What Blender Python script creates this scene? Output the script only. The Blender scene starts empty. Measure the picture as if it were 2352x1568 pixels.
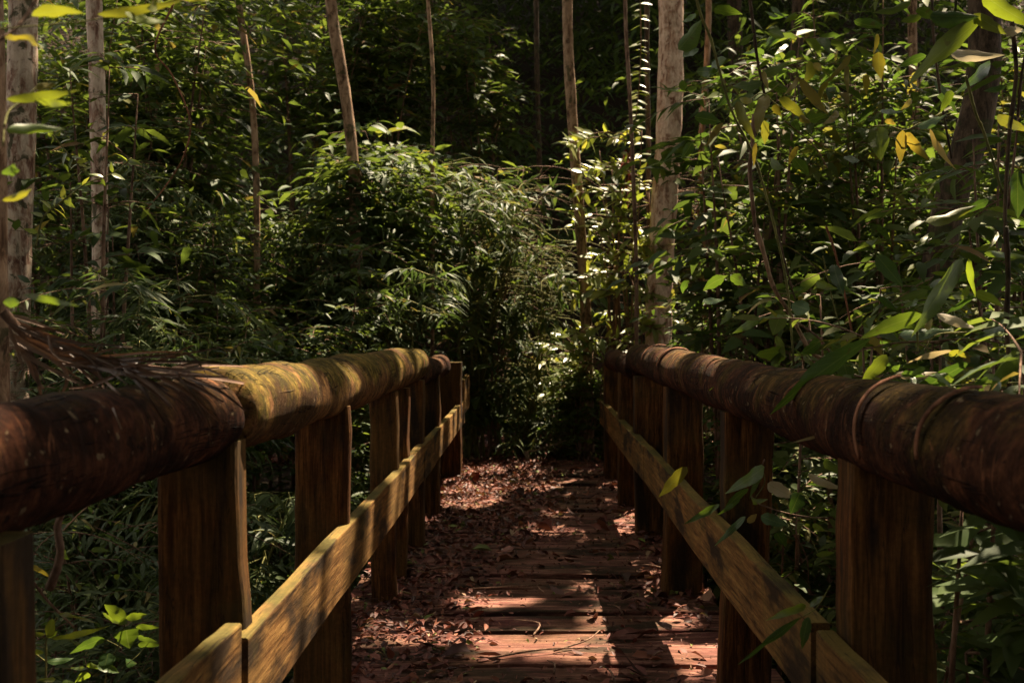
import bpy, math, random
import numpy as np
from mathutils import Vector

rng = np.random.default_rng(7)
random.seed(7)
sc = bpy.context.scene
COL = sc.collection
F = 2352.0; U0 = 1219.0; V0 = 740.0; EYE = 1.25

def P(u, v, Z):
    """pixel of the photograph (2352 wide) + distance along the bridge -> point"""
    return np.array([(u - U0) * Z / F, Z, EYE - (v - V0) * Z / F])

def crop(ox, oy):
    return lambda x, y: (ox + x * .3359, oy + y * .3359)
C1 = crop(0, 0); C3 = crop(1568, 0); C4 = crop(0, 527); C6 = crop(1568, 527); C7 = crop(0, 1041); C9 = crop(1568, 1041)

def sstep(a, b, x):
    t = np.clip((x - a) / (b - a), 0, 1)
    return t * t * (3 - 2 * t)

def gz(x, y):
    x = np.asarray(x, float); y = np.asarray(y, float)
    rav = sstep(0.3, 2.6, y) * (1 - sstep(6.4, 9.0, y))
    z = -2.3 * rav
    hill = np.where(y > 10.5, .52 * (y - 10.5) * sstep(10.5, 14, y), 0)
    side = .10 * np.maximum(np.abs(x) - 1.2, 0) * sstep(8.3, 10.5, y)
    z = z + hill + side - .09 * (1 - rav) * (1 - sstep(9.8, 12, y))
    z = z + .06 * np.sin(1.7 * x + .6) * np.cos(1.3 * y) * sstep(.9, 2., np.abs(x) + np.maximum(y - 9.5, 0))
    return z

# ------------------------------------------------------------------ helpers
def tag(o, label=None, cat=None, group=None, kind=None):
    if label: o['label'] = label
    if cat: o['category'] = cat
    if group: o['group'] = group
    if kind: o['kind'] = kind
    return o

def thing(name, label, cat, loc, group=None):
    o = bpy.data.objects.new(name, None)
    COL.objects.link(o); o.location = loc; o.empty_display_size = .1
    return tag(o, label, cat, group)

def build(name, V, loops, tot, mat, parent=None, co=None, smooth=True, origin=None):
    """link numpy geometry as ONE mesh object (world coordinates in, local out)"""
    V = np.asarray(V, np.float32)
    me = bpy.data.meshes.new(name)
    if origin is None:
        origin = np.array(parent_origin(parent)) if parent else np.zeros(3)
    V = V - np.asarray(origin, np.float32)
    loops = np.asarray(loops, np.int32); tot = np.asarray(tot, np.int32)
    me.vertices.add(len(V)); me.vertices.foreach_set('co', V.ravel())
    me.loops.add(len(loops)); me.loops.foreach_set('vertex_index', loops)
    me.polygons.add(len(tot))
    start = np.concatenate([[0], np.cumsum(tot)[:-1]]).astype(np.int32)
    me.polygons.foreach_set('loop_start', start); me.polygons.foreach_set('loop_total', tot)
    me.polygons.foreach_set('use_smooth', np.full(len(tot), bool(smooth)))
    if co is not None:
        a = me.attributes.new('leafco', 'FLOAT_VECTOR', 'POINT')
        a.data.foreach_set('vector', np.asarray(co, np.float32).ravel())
    me.update(calc_edges=True); me.validate()
    me.materials.append(mat)
    o = bpy.data.objects.new(name, me); COL.objects.link(o)
    if parent is not None: o.parent = parent
    else: o.location = origin
    return o

def parent_origin(p):
    v = Vector((0, 0, 0))
    while p is not None:
        v = v + Vector(p.location); p = p.parent
    return v

class Geo:
    """collects pieces of ONE mesh"""
    def __init__(s): s.V = []; s.L = []; s.T = []; s.C = []; s.n = 0
    def add(s, V, L, T, C=None):
        V = np.asarray(V, float)
        s.V.append(V); s.L.append(np.asarray(L, int) + s.n); s.T.append(np.asarray(T, int))
        s.C.append(np.zeros((len(V), 3)) if C is None else C); s.n += len(V)
    def build(s, name, mat, parent=None, smooth=True, origin=None, co=False):
        if not s.V: return None
        return build(name, np.concatenate(s.V), np.concatenate(s.L), np.concatenate(s.T), mat, parent,
                     np.concatenate(s.C) if co else None, smooth, origin)

def catmull(pts, n):
    pts = np.asarray(pts, float)
    if len(pts) < 3:
        t = np.linspace(0, 1, n)[:, None]; return pts[0] * (1 - t) + pts[-1] * t
    p = np.vstack([2 * pts[0] - pts[1], pts, 2 * pts[-1] - pts[-2]])
    s = np.linspace(0, len(pts) - 1 - 1e-6, n); i = s.astype(int); t = (s - i)[:, None]
    a, b, c, d = p[i], p[i + 1], p[i + 2], p[i + 3]
    return .5 * ((2 * b) + (-a + c) * t + (2 * a - 5 * b + 4 * c - d) * t ** 2 + (-a + 3 * b - 3 * c + d) * t ** 3)

def tube(g, path, rad, seg=8, jit=0., caps=True):
    path = np.asarray(path, float); n = len(path)
    rad = np.broadcast_to(np.asarray(rad, float), (n,))
    T = np.gradient(path, axis=0); T /= np.linalg.norm(T, axis=1)[:, None] + 1e-9
    ref = np.array([0, 0, 1.]) if abs(T[0][2]) < .8 else np.array([0, 1., 0])
    A = np.zeros_like(path); a = ref
    for i in range(n):
        a = a - T[i] * a.dot(T[i]); a = a / (np.linalg.norm(a) + 1e-9); A[i] = a
    B = np.cross(T, A)
    th = np.linspace(0, 2 * math.pi, seg, endpoint=False)
    r = rad[:, None] * (1 + jit * rng.standard_normal((n, seg)))
    V = path[:, None] + r[..., None] * (np.cos(th)[None, :, None] * A[:, None] + np.sin(th)[None, :, None] * B[:, None])
    V = V.reshape(-1, 3)
    i = np.arange(n - 1)[:, None] * seg; j = np.arange(seg)[None]; k = (j + 1) % seg
    Q = np.stack([i + j, i + k, i + seg + k, i + seg + j], -1).reshape(-1, 4)
    L = list(Q.ravel()); Tt = [4] * len(Q)
    if caps:
        L += list(range(seg))[::-1] + list(range((n - 1) * seg, n * seg)); Tt += [seg, seg]
    C = np.zeros((len(V), 3)); C[:, 1] = np.repeat(np.linspace(0, 1, n), seg); C[:, 0] = np.tile(th, n)
    g.add(V, L, Tt, C)

def rsec(w, h, r):
    """rounded rectangle section, counter-clockwise, centred"""
    pts = []
    for cx, cy, a0 in ((w/2-r, h/2-r, 0), (-w/2+r, h/2-r, 90), (-w/2+r, -h/2+r, 180), (w/2-r, -h/2+r, 270)):
        for a in (0, 45, 90):
            t = math.radians(a0 + a); pts.append((cx + r*math.cos(t), cy + r*math.sin(t)))
    return np.array(pts)

def beam(g, a, b, side, w, h, n=10, r=.006, jit=.002, bend=0.):
    """timber from a to b: w along side, h along the third axis"""
    a = np.array(a, float); b = np.array(b, float); t = b - a; t /= np.linalg.norm(t)
    s = np.array(side, float); s -= t * s.dot(t); s /= np.linalg.norm(s); u = np.cross(t, s)
    sec = rsec(w, h, r); m = len(sec)
    tt = np.linspace(0, 1, n)
    ctr = a + (b - a) * tt[:, None] + u * (bend * 4 * tt * (1 - tt))[:, None]
    k = 1 + 0 * tt
    j = np.cumsum(rng.standard_normal((n, 4)), 0); j = j - np.linspace(0, 1, n)[:, None] * j[-1]
    j *= jit
    V = []
    for i in range(n):
        q = sec.copy()
        q[:, 0] += np.where(q[:, 0] > 0, j[i, 0], j[i, 1]); q[:, 1] += np.where(q[:, 1] > 0, j[i, 2], j[i, 3])
        V.append(ctr[i] + q[:, :1] * s + q[:, 1:] * u)
    V = np.concatenate(V)
    i = np.arange(n - 1)[:, None] * m; jj = np.arange(m)[None]; kk = (jj + 1) % m
    Q = np.stack([i + jj, i + kk, i + m + kk, i + m + jj], -1).reshape(-1, 4)
    L = list(Q.ravel()) + list(range(m))[::-1] + list(range((n - 1) * m, n * m)); T = [4] * len(Q) + [m, m]
    g.add(V, L, T)

# leaf templates -----------------------------------------------------
def template(nl, shape):
    ts = np.linspace(0, 1, nl + 1)
    if nl == 3: ts = np.array([0, .26, .60, 1])
    if shape == 'lance': w = np.sin(math.pi * np.clip(ts, 0, 1) ** .75) ** .9
    elif shape == 'heart': w = np.sin(math.pi * ts ** .55) ** .85
    elif shape == 'strip': w = np.clip(1.25 - ts, .0, 1) ** .5
    else: w = ts ** .62 * (1 - ts) ** 1.05 / .432
    V = [(0, 0)]; idx = []
    for i in range(1, nl):
        idx.append(len(V)); V += [(-w[i], ts[i]), (0, ts[i]), (w[i], ts[i])]
    tip = len(V); V.append((0, 1))
    L = []; T = []
    f = idx[0]; L += [0, f + 1, f, 0, f + 2, f + 1]; T += [3, 3]
    for i in range(len(idx) - 1):
        p, q = idx[i], idx[i + 1]
        L += [p, p + 1, q + 1, q, p + 1, p + 2, q + 2, q + 1]; T += [4, 4]
    l = idx[-1]; L += [l, l + 1, tip, l + 1, l + 2, tip]; T += [3, 3]
    return np.array(V), np.array(L), np.array(T)
TPL = {(k, n): template(n, k) for k in ('ovate', 'lance', 'heart', 'strip') for n in (2, 3, 7, 12)}

def leaves(g, p, a, n, L, W, rnd, shape='ovate', nl=3, droop=.25, fold=.25, curl=0.):
    """add N leaves: base p, direction a, normal n, length L, half-width ratio W"""
    t, l, tt = TPL[(shape, nl)]
    p = np.atleast_2d(p); N = len(p)
    if N == 0: return
    a = np.atleast_2d(a).astype(float); a = a / (np.linalg.norm(a, axis=1)[:, None] + 1e-9)
    n = np.broadcast_to(np.asarray(n, float), (N, 3))
    x = np.cross(a, n); x /= np.linalg.norm(x, axis=1)[:, None] + 1e-9
    n = np.cross(x, a)
    bc = lambda q: np.broadcast_to(np.asarray(q, float), (N,))[:, None]
    L, W, droop, fold, curl = bc(L), bc(W), bc(droop), bc(fold), bc(curl)
    X = t[None, :, 0] * W * L
    Y = t[None, :, 1] * L * np.ones_like(X)
    Zz = -droop * (t[None, :, 1] ** 2) * L + fold * np.abs(X) + curl * (t[None, :, 0] ** 2) * W * L * np.sin(3 * t[None, :, 1])
    if nl >= 7:
        ph = rng.uniform(0, 6.28, (N, 1)); bd = rng.normal(0, .11, (N, 1)); sg = np.sign(t[None, :, 0])
        X = X * (1 + .07 * np.sin(t[None, :, 1] * 17 + ph + sg) + .05 * np.sin(t[None, :, 1] * 31 + 2 * ph)) + bd * L * (t[None, :, 1] ** 2)
        Zz = Zz + .035 * L * np.abs(t[None, :, 0]) * np.sin(t[None, :, 1] * 11 + ph + 2 * sg)
    V = p[:, None] + X[..., None] * x[:, None] + Y[..., None] * a[:, None] + Zz[..., None] * n[:, None]
    m = len(t)
    C = np.zeros((N, m, 3)); C[..., 0] = t[None, :, 0] / max(1e-6, np.abs(t[:, 0]).max()); C[..., 1] = t[None, :, 1]; C[..., 2] = bc(rnd)
    LL = (l[None] + (np.arange(N) * m)[:, None]).ravel()
    g.add(V.reshape(-1, 3), LL, np.tile(tt, N), C.reshape(-1, 3))

def unit(v): 
    v = np.asarray(v, float); return v / (np.linalg.norm(v, axis=-1, keepdims=True) + 1e-9)

# ------------------------------------------------------------------ materials
class M:
    def __init__(s, name):
        s.m = bpy.data.materials.new(name); s.m.use_nodes = True; s.t = s.m.node_tree; s.t.nodes.clear()
        s.out = s.t.nodes.new('ShaderNodeOutputMaterial')
    def n(s, typ, ins=None, **kw):
        nd = s.t.nodes.new('ShaderNode' + typ)
        for k, v in kw.items(): setattr(nd, k, v)
        for k, v in (ins or {}).items():
            if hasattr(v, 'is_output'): s.t.links.new(v, nd.inputs[k])
            else: nd.inputs[k].default_value = v
        return nd
    def ramp(s, fac, stops, mode='LINEAR'):
        r = s.n('ValToRGB', {'Fac': fac}); cr = r.color_ramp; cr.interpolation = mode
        while len(cr.elements) < len(stops): cr.elements.new(.5)
        for e, (q, c) in zip(cr.elements, stops): e.position = q; e.color = (*c, 1) if len(c) == 3 else c
        return r.outputs['Color']
    def mix(s, f, a, b, typ='MIX'):
        x = s.n('MixRGB', {'Fac': f}, blend_type=typ)
        for k, v in (('Color1', a), ('Color2', b)):
            if hasattr(v, 'is_output'): s.t.links.new(v, x.inputs[k])
            else: x.inputs[k].default_value = (*v, 1)
        return x.outputs['Color']
    def math(s, op, a, b=0.):
        x = s.n('Math', {0: a, 1: b}, operation=op); return x.outputs[0]
    def noise(s, scale, sc3=(1, 1, 1), detail=4., rough=.55, dist=0., off=(0, 0, 0)):
        tc = s.n('TexCoord'); mp = s.n('Mapping', {'Vector': tc.outputs['Object'], 'Scale': sc3, 'Location': off})
        return s.n('TexNoise', {'Vector': mp.outputs[0], 'Scale': scale, 'Detail': detail, 'Roughness': rough, 'Distortion': dist}).outputs['Fac']
    def bump(s, h, strength=.5, dist=.01):
        return s.n('Bump', {'Height': h, 'Strength': strength, 'Distance': dist}).outputs['Normal']
    def finish(s, col, rough=.8, normal=None, spec=.3, trans=None, tf=.3):
        ins = {'Base Color': col, 'Roughness': rough, 'Specular IOR Level': spec}
        if normal is not None: ins['Normal'] = normal
        sh = s.n('BsdfPrincipled', ins).outputs[0]
        if trans is not None:
            tr = s.n('BsdfTranslucent', {'Color': trans}).outputs[0]
            sh = s.n('MixShader', {0: tf, 1: sh, 2: tr}).outputs[0]
        s.t.links.new(sh, s.out.inputs['Surface']); return s.m

def sep(m):
    at = m.n('Attribute', attribute_name='leafco', attribute_type='GEOMETRY')
    sp = m.n('SeparateXYZ', {0: at.outputs['Vector']}); return sp.outputs[0], sp.outputs[1], sp.outputs[2]

def leaf_mat(name, stops, tstops, rough=.55, spec=.16, tf=.40, veins=False, spots=0.):
    m = M(name); ax, al, rn = sep(m)
    col = m.ramp(rn, stops); tr = m.ramp(rn, tstops)
    rn_rough = m.math('ADD', m.math('MULTIPLY', rn, .18), rough - .06)
    nrm = None
    if veins:
        ab = m.math('ABSOLUTE', ax)
        mid = m.math('LESS_THAN', ab, .045)
        sv = m.math('FRACT', m.math('MULTIPLY', m.math('SUBTRACT', al, m.math('MULTIPLY', ab, .22)), 9.))
        svl = m.math('LESS_THAN', sv, .07)
        v = m.math('MAXIMUM', mid, m.math('MULTIPLY', svl, .45))
        col = m.mix(m.math('MULTIPLY', v, .45), col, (.16, .20, .05))
        tr = m.mix(m.math('MULTIPLY', v, .4), tr, (.20, .25, .05))
        nrm = m.bump(m.math('ADD', sv, mid), .25, .002)
        if spots:
            nz = m.noise(26., detail=3.)
            sp = m.ramp(nz, [(.64, (0, 0, 0)), (.70, (1, 1, 1))])
            spf = m.math('MULTIPLY', sp, spots)
            col = m.mix(spf, col, (.09, .045, .015)); tr = m.mix(spf, tr, (.05, .025, .008))
    return m.finish(col, rn_rough, nrm, spec, tr, tf)

G = lambda *a: [(x, c) for x, c in a]
MAT = {}
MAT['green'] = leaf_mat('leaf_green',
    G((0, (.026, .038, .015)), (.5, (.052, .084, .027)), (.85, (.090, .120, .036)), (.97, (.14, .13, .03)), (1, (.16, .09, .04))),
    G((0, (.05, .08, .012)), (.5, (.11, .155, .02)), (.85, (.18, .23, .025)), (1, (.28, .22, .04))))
MAT['olive'] = leaf_mat('leaf_olive',
    G((0, (.034, .050, .018)), (.6, (.095, .115, .030)), (.9, (.15, .155, .042)), (1, (.18, .13, .06))),
    G((0, (.05, .09, .012)), (.6, (.11, .18, .02)), (1, (.26, .22, .03))))
MAT['bamboo'] = leaf_mat('leaf_bamboo',
    G((0, (.034, .052, .022)), (.6, (.075, .10, .036)), (.92, (.11, .145, .05)), (1, (.22, .18, .08))),
    G((0, (.04, .07, .014)), (.6, (.09, .14, .025)), (1, (.25, .22, .05))), rough=.5)
MAT['bright'] = leaf_mat('leaf_glare_paled',  # leaf colour paled to stand in for sun glare
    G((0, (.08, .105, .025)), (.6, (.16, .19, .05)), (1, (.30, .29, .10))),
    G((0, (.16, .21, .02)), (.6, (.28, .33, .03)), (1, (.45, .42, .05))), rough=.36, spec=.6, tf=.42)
MAT['hero'] = leaf_mat('leaf_broad_veined',
    G((0, (.018, .038, .012)), (.35, (.035, .075, .018)), (.6, (.07, .095, .018)), (.8, (.14, .115, .022)), (.92, (.21, .15, .04)), (1, (.42, .36, .26))),
    G((0, (.04, .09, .01)), (.35, (.08, .14, .012)), (.6, (.19, .25, .014)), (.8, (.24, .20, .016)), (.92, (.36, .24, .03)), (1, (.4, .33, .2))),
    veins=True, rough=.45, spec=.4, tf=.4, spots=.5)
MAT['canopy'] = leaf_mat('leaf_canopy', G((0, (.02, .04, .012)), (1, (.05, .09, .02))), G((0, (.03, .07, .008)), (1, (.07, .13, .015))), tf=.2)
MAT['litter'] = leaf_mat('leaf_dry',
    G((0, (.035, .010, .007)), (.4, (.10, .028, .019)), (.7, (.17, .050, .034)), (.92, (.22, .08, .045)), (.955, (.36, .24, .15)), (.97, (.10, .12, .03)), (1, (.14, .17, .03))),
    G((0, (.04, .01, .005)), (.7, (.16, .05, .025)), (1, (.2, .14, .04))), rough=.6, spec=.3, tf=.15)
MAT['frond'] = leaf_mat('leaf_dry_frond',
    G((0, (.028, .014, .009)), (.5, (.095, .050, .032)), (1, (.26, .155, .105))), G((0, (.05, .02, .01)), (1, (.15, .07, .03))), rough=.5, spec=.4, tf=.1)
MAT['russet'] = leaf_mat('leaf_russet', G((0, (.05, .018, .012)), (1, (.17, .07, .05))), G((0, (.15, .03, .02)), (1, (.3, .1, .05))), rough=.5, tf=.3)

def wood(name, axis, dark, mid, light, stain=(.02, .014, .010), moss=.0, bump=.5):
    m = M(name)
    s3 = {'x': (.9, 12, 12), 'y': (12, .9, 12), 'z': (12, 12, .8)}[axis]
    g = m.noise(3.2, s3, 8., .65, .3); g2 = m.noise(11., s3, 4., .6)
    big = m.noise(2.1, (1, 1, 1), 5., .6); st = m.noise(2.6, tuple(.25 * q if q > 1 else q for q in s3), 4., .6, off=(3, 1, 2))
    c = m.ramp(m.math('ADD', m.math('MULTIPLY', g, .65), m.math('MULTIPLY', g2, .35)), G((.36, dark), (.49, mid), (.63, light)))
    c = m.mix(m.ramp(big, [(.42, (0, 0, 0)), (.6, (.6, .6, .6))]), c, tuple(.55 * a + .45 * b for a, b in zip(mid, (.09, .075, .025))))
    c = m.mix(m.ramp(st, [(.50, (0, 0, 0)), (.61, (.9, .9, .9))]), c, stain)
    if moss:
        geo = m.n('NewGeometry'); nz = m.n('SeparateXYZ', {0: geo.outputs['Normal']}).outputs[2]
        mn = m.noise(5., detail=6.)
        f = m.math('MULTIPLY', m.ramp(m.math('ADD', m.math('MULTIPLY', nz, .3), mn), [(.58, (0, 0, 0)), (.80, (1, 1, 1))]), moss)
        c = m.mix(f, c, (.100, .085, .018))
    cr = m.noise(2.2, tuple(1.6 * q if q > 1 else .35 for q in s3), 3., .5, .2, off=(7, 3, 5))
    crk = m.ramp(m.math('ABSOLUTE', m.math('SUBTRACT', cr, .5)), [(.0, (1, 1, 1)), (.012, (0, 0, 0))])
    c = m.mix(m.math('MULTIPLY', crk, .75), c, (.012, .007, .005))
    fine = m.noise(90., detail=2.)
    c = m.mix(.22, c, m.ramp(fine, [(.3, (.2, .2, .2)), (.7, (.9, .85, .8))]), 'OVERLAY')
    h = m.math('ADD', m.math('MULTIPLY', g, .7), m.math('MULTIPLY', g2, .4))
    return m.finish(c, .82, m.bump(h, bump, .012), .10)

MAT['post'] = wood('wood_post', 'z', (.012, .0045, .0015), (.070, .026, .008), (.20, .085, .026), moss=.35)
MAT['board'] = wood('wood_board', 'y', (.048, .022, .007), (.150, .072, .024), (.30, .165, .055), moss=.55, bump=.35)
MAT['deck'] = wood('wood_deck', 'x', (.036, .010, .009), (.120, .039, .037), (.34, .175, .130), moss=.08, bump=.6)

def logmat(name, dark, mid, light, moss, off):
    m = M(name)
    at = m.n('Attribute', attribute_name='leafco', attribute_type='GEOMETRY').outputs['Vector']
    def cn(scale, sc3, detail=5., rough=.6, dist=0., k=0.):
        mp = m.n('Mapping', {'Vector': at, 'Scale': sc3, 'Location': (off[0] + k, off[1], 0)})
        return m.n('TexNoise', {'Vector': mp.outputs[0], 'Scale': scale, 'Detail': detail, 'Roughness': rough, 'Distortion': dist}).outputs['Fac']
    r1 = cn(1., (5., 11, 1), 8., .68, .8); r2 = cn(1., (4., 60, 1), 5., .65, .3, 3.); sc_ = m.noise(16., detail=8., rough=.72, dist=.4, off=off)
    pat = m.noise(3.6, detail=8., rough=.7, dist=.6, off=off); mp = m.noise(3.2, detail=9., rough=.74, dist=.7, off=(off[0] + 5, off[1], 2))
    fine = m.noise(60., detail=6., rough=.75)
    c = m.ramp(m.math('ADD', m.math('MULTIPLY', r1, .32), m.math('ADD', m.math('MULTIPLY', r2, .18), m.math('MULTIPLY', sc_, .50))), G((.41, dark), (.5, mid), (.60, light)))
    c = m.mix(m.ramp(pat, [(.47, (0, 0, 0)), (.57, (.85, .85, .85))]), c, dark)
    geo = m.n('NewGeometry'); nz = m.n('SeparateXYZ', {0: geo.outputs['Normal']}).outputs[2]
    f = m.ramp(m.math('ADD', m.math('MULTIPLY', nz, .10), mp), [(.56 - .12 * moss, (0, 0, 0)), (.63 - .10 * moss, (1, 1, 1))])
    mc = m.ramp(m.math('ADD', m.math('MULTIPLY', r2, .4), m.math('MULTIPLY', sc_, .6)), G((.39, (.016, .016, .004)), (.5, (.075, .056, .009)), (.61, (.20, .135, .026))))
    c = m.mix(m.math('MULTIPLY', f, min(1, moss * 1.15)), c, mc)
    ln = cn(1., (2.2, 7.5, 1), 4., .55, .5, 8.); brk = cn(1., (9, 5, 1), 4., .6, .3, 12.)
    lf = m.math('MULTIPLY', m.ramp(m.math('ABSOLUTE', m.math('SUBTRACT', ln, .5)), [(.0, (1, 1, 1)), (.012, (0, 0, 0))]), m.ramp(brk, [(.50, (0, 0, 0)), (.56, (1, 1, 1))]))
    c = m.mix(m.math('MULTIPLY', lf, .6), c, (.22, .09, .042))
    dr = cn(1., (16, 1.1, 1), 4., .6, .6, 20.)
    dk = m.math('MULTIPLY', m.ramp(m.math('ABSOLUTE', m.math('SUBTRACT', dr, .5)), [(.0, (1, 1, 1)), (.014, (0, 0, 0))]), m.ramp(brk, [(.42, (1, 1, 1)), (.50, (0, 0, 0))]))
    c = m.mix(m.math('MULTIPLY', dk, .85), c, (.006, .003, .002))
    spk = m.ramp(m.noise(38., detail=3., rough=.6, off=(off[1], 3, 1)), [(.655, (0, 0, 0)), (.69, (1, 1, 1))])
    c = m.mix(m.math('MULTIPLY', spk, .55), c, (.20, .15, .09))
    pit = m.ramp(m.noise(30., detail=4., rough=.65, off=(1, off[0], 4)), [(.33, (1, 1, 1)), (.37, (0, 0, 0))])
    c = m.mix(m.math('MULTIPLY', pit, .8), c, (.006, .003, .002))
    c = m.mix(.5, c, m.ramp(fine, [(.36, (.10, .10, .10)), (.64, (.92, .88, .84))]), 'OVERLAY')
    h = m.math('ADD', m.math('MULTIPLY', r1, .35), m.math('ADD', m.math('MULTIPLY', r2, .25), m.math('ADD', m.math('MULTIPLY', fine, .2), m.math('SUBTRACT', m.math('MULTIPLY', sc_, .5), m.math('MULTIPLY', dk, .5)))))
    return m.finish(c, .85, m.bump(h, .9, .018), .08)
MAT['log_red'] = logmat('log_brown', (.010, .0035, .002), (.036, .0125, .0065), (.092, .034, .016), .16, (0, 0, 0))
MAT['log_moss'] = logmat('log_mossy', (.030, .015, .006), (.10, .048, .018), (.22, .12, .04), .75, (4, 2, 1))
MAT['log_right'] = logmat('log_weathered', (.011, .004, .002), (.038, .014, .007), (.105, .040, .018), .28, (9, 5, 3))

def barkmat(name, dark, mid, pale, lichen=.5, moss=.4, off=0.):
    m = M(name)
    v = m.noise(17., (1.4, 1.4, .4), 8., .68, .5, off=(off, 0, 0)); b = m.noise(12., (1, 1, .7), 7., .66, .8, off=(off, 3, 0))
    mo = m.noise(7.5, (1, 1, .9), 7., .66, .6, off=(off, 7, 2)); fine = m.noise(42., (1, 1, .35), 5., .65)
    c = m.ramp(v, G((.37, dark), (.48, mid), (.60, pale)))
    c = m.mix(m.math('MULTIPLY', m.ramp(b, [(.48, (0, 0, 0)), (.54, (1, 1, 1))]), lichen), c, tuple(1.15 * q for q in pale))
    c = m.mix(m.math('MULTIPLY', m.ramp(mo, [(.56, (0, 0, 0)), (.60, (1, 1, 1))]), moss), c, (.030, .036, .010))
    c = m.mix(.35, c, m.ramp(fine, [(.3, (.1, .1, .1)), (.7, (.9, .88, .85))]), 'OVERLAY')
    return m.finish(c, .85, m.bump(m.math('ADD', v, m.math('MULTIPLY', fine, .6)), .7, .012), .2)
MAT['bark_pale'] = barkmat('bark_pale', (.10, .045, .032), (.28, .165, .12), (.50, .40, .32), .75, .85)
MAT['bark_pink'] = barkmat('bark_pinkish', (.16, .07, .042), (.40, .24, .165), (.60, .44, .34), .6, .25, 11.)
MAT['bark_tan'] = barkmat('bark_tan', (.05, .026, .014), (.17, .095, .055), (.32, .21, .135), .5, .7, 21.)
MAT['bark_dark'] = barkmat('bark_dark', (.014, .009, .005), (.040, .025, .015), (.095, .062, .040), .3, .8, 31.)
MAT['stem_green'] = barkmat('stem_green', (.05, .05, .015), (.10, .10, .03), (.17, .16, .05), .3, .2, 41.)
MAT['stem_brown'] = barkmat('stem_brown', (.04, .02, .012), (.11, .06, .04), (.21, .13, .09), .4, .1, 51.)
MAT['peel'] = barkmat('bark_peel', (.05, .018, .010), (.14, .055, .028), (.25, .11, .06), .4, 0., 61.)
MAT['husk'] = barkmat('bark_pale_peel', (.08, .05, .03), (.2, .14, .09), (.34, .26, .18), .4, 0., 71.)

m = M('forest_soil')
n1 = m.noise(1.1, detail=6.); n2 = m.noise(22., detail=6., rough=.7)
c = m.ramp(n2, G((.3, (.012, .008, .006)), (.55, (.040, .022, .015)), (.75, (.085, .042, .030))))
c = m.mix(m.ramp(n1, [(.45, (0, 0, 0)), (.65, (.6, .6, .6))]), c, (.016, .020, .008))
MAT['soil'] = m.finish(c, .95, m.bump(n2, .8, .05), .1)

# ------------------------------------------------------------------ sun direction and lit spots
SUN = unit(np.array([.275, .46, 1.0]))
LIT = []
def lit(u, v, Z, r=.10, u2=None, v2=None, Z2=None):
    a = P(u, v, Z)
    if u2 is None: LIT.append((a, r)); return
    b = P(u2, v2 if v2 is not None else v, Z2 or Z)
    n = max(2, int(np.linalg.norm(b - a) / (r * .9)) + 1)
    for t in np.linspace(0, 1, n): LIT.append((a * (1 - t) + b * t, r))
def litp(x, y, z, r): LIT.append((np.array([x, y, z]), r))
# deck
for x in np.arange(-.66, .30, .09): litp(x, 4.06, 0, .035)
for x in np.arange(-.12, .30, .09): litp(x, 3.86, 0, .045)
for x in (-.30, -.18, -.06): litp(x, 4.58, 0, .015)
for x in (.06, .17): litp(x, 6.15, .03, .04)
for x in np.arange(-.58, .06, .12):
    litp(x, 7.9, .03, .07); litp(x, 8.5, .0, .15)
litp(.60, 3.83, 0, .10); litp(.70, 3.80, 0, .10); litp(.60, 4.3, 0, .05); litp(-.3, 6.7, .05, .05)
litp(-.03, 9.25, .1, .14); litp(-.03, 9.25, .25, .1)
for x in (-.42, -.2, .05): litp(x, 9.7, .05, .14); litp(x, 9.5, .4, .1)
NDECK = len(LIT)
for v_ in range(310, 840, 42):
    for u_ in (1310, 1360, 1410, 1460, 1510): lit(u_, v_ + (u_ % 3) * 9, 9.2, .17)
# left log, posts and board
for y in (2.28, 2.40): litp(-.66, y, 1.10, .06)
litp(-.62, 2.62, 1.06, .045); litp(-.62, 2.78, 1.06, .035); litp(-.66, 4.9, 1.10, .10); litp(-.62, 5.1, 1.05, .07); litp(-.60, 5.45, 1.02, .06)
litp(-.61, 2.18, .90, .07); litp(-.60, 2.18, .75, .08); litp(-.60, 2.18, .60, .06)
litp(-.58, 2.0, .55, .08); litp(-.58, 3.0, .5, .03); litp(-.58, 3.65, .5, .03); litp(-.6, 3.28, .75, .06); litp(-.6, 4.6, .75, .07); litp(-.58, 2.3, .5, .025); litp(-.58, 2.48, .5, .02); litp(-.58, 4.28, .50, .06); litp(-.6, 4.4, .6, .06); litp(-.58, 4.95, .5, .03); litp(-.58, 6.5, .5, .03)
litp(-.56, 8.7, .6, .11); litp(-.59, 9.05, .6, .10); litp(-.62, 2.75, .62, .04); litp(-.6, 3.1, .62, .05)
# right log and board tops
litp(.69, 4.75, 1.12, .05); litp(.62, 4.85, 1.08, .05); litp(.69, 5.5, 1.12, .025); litp(.61, 3.6, .6, .10); litp(.61, 4.2, .6, .08); litp(.61, 4.8, .6, .08); litp(.62, 5.6, .6, .05)
litp(.72, 2.0, 1.12, .01)
litp(.58, 8.3, 1.1, .06)
for (u, v, Z, r) in ((110, 780, 1.97, .02), (330, 835, 2.05, .015), (480, 870, 2.15, .015)): LIT.append((P(u, v, Z), r))
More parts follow.
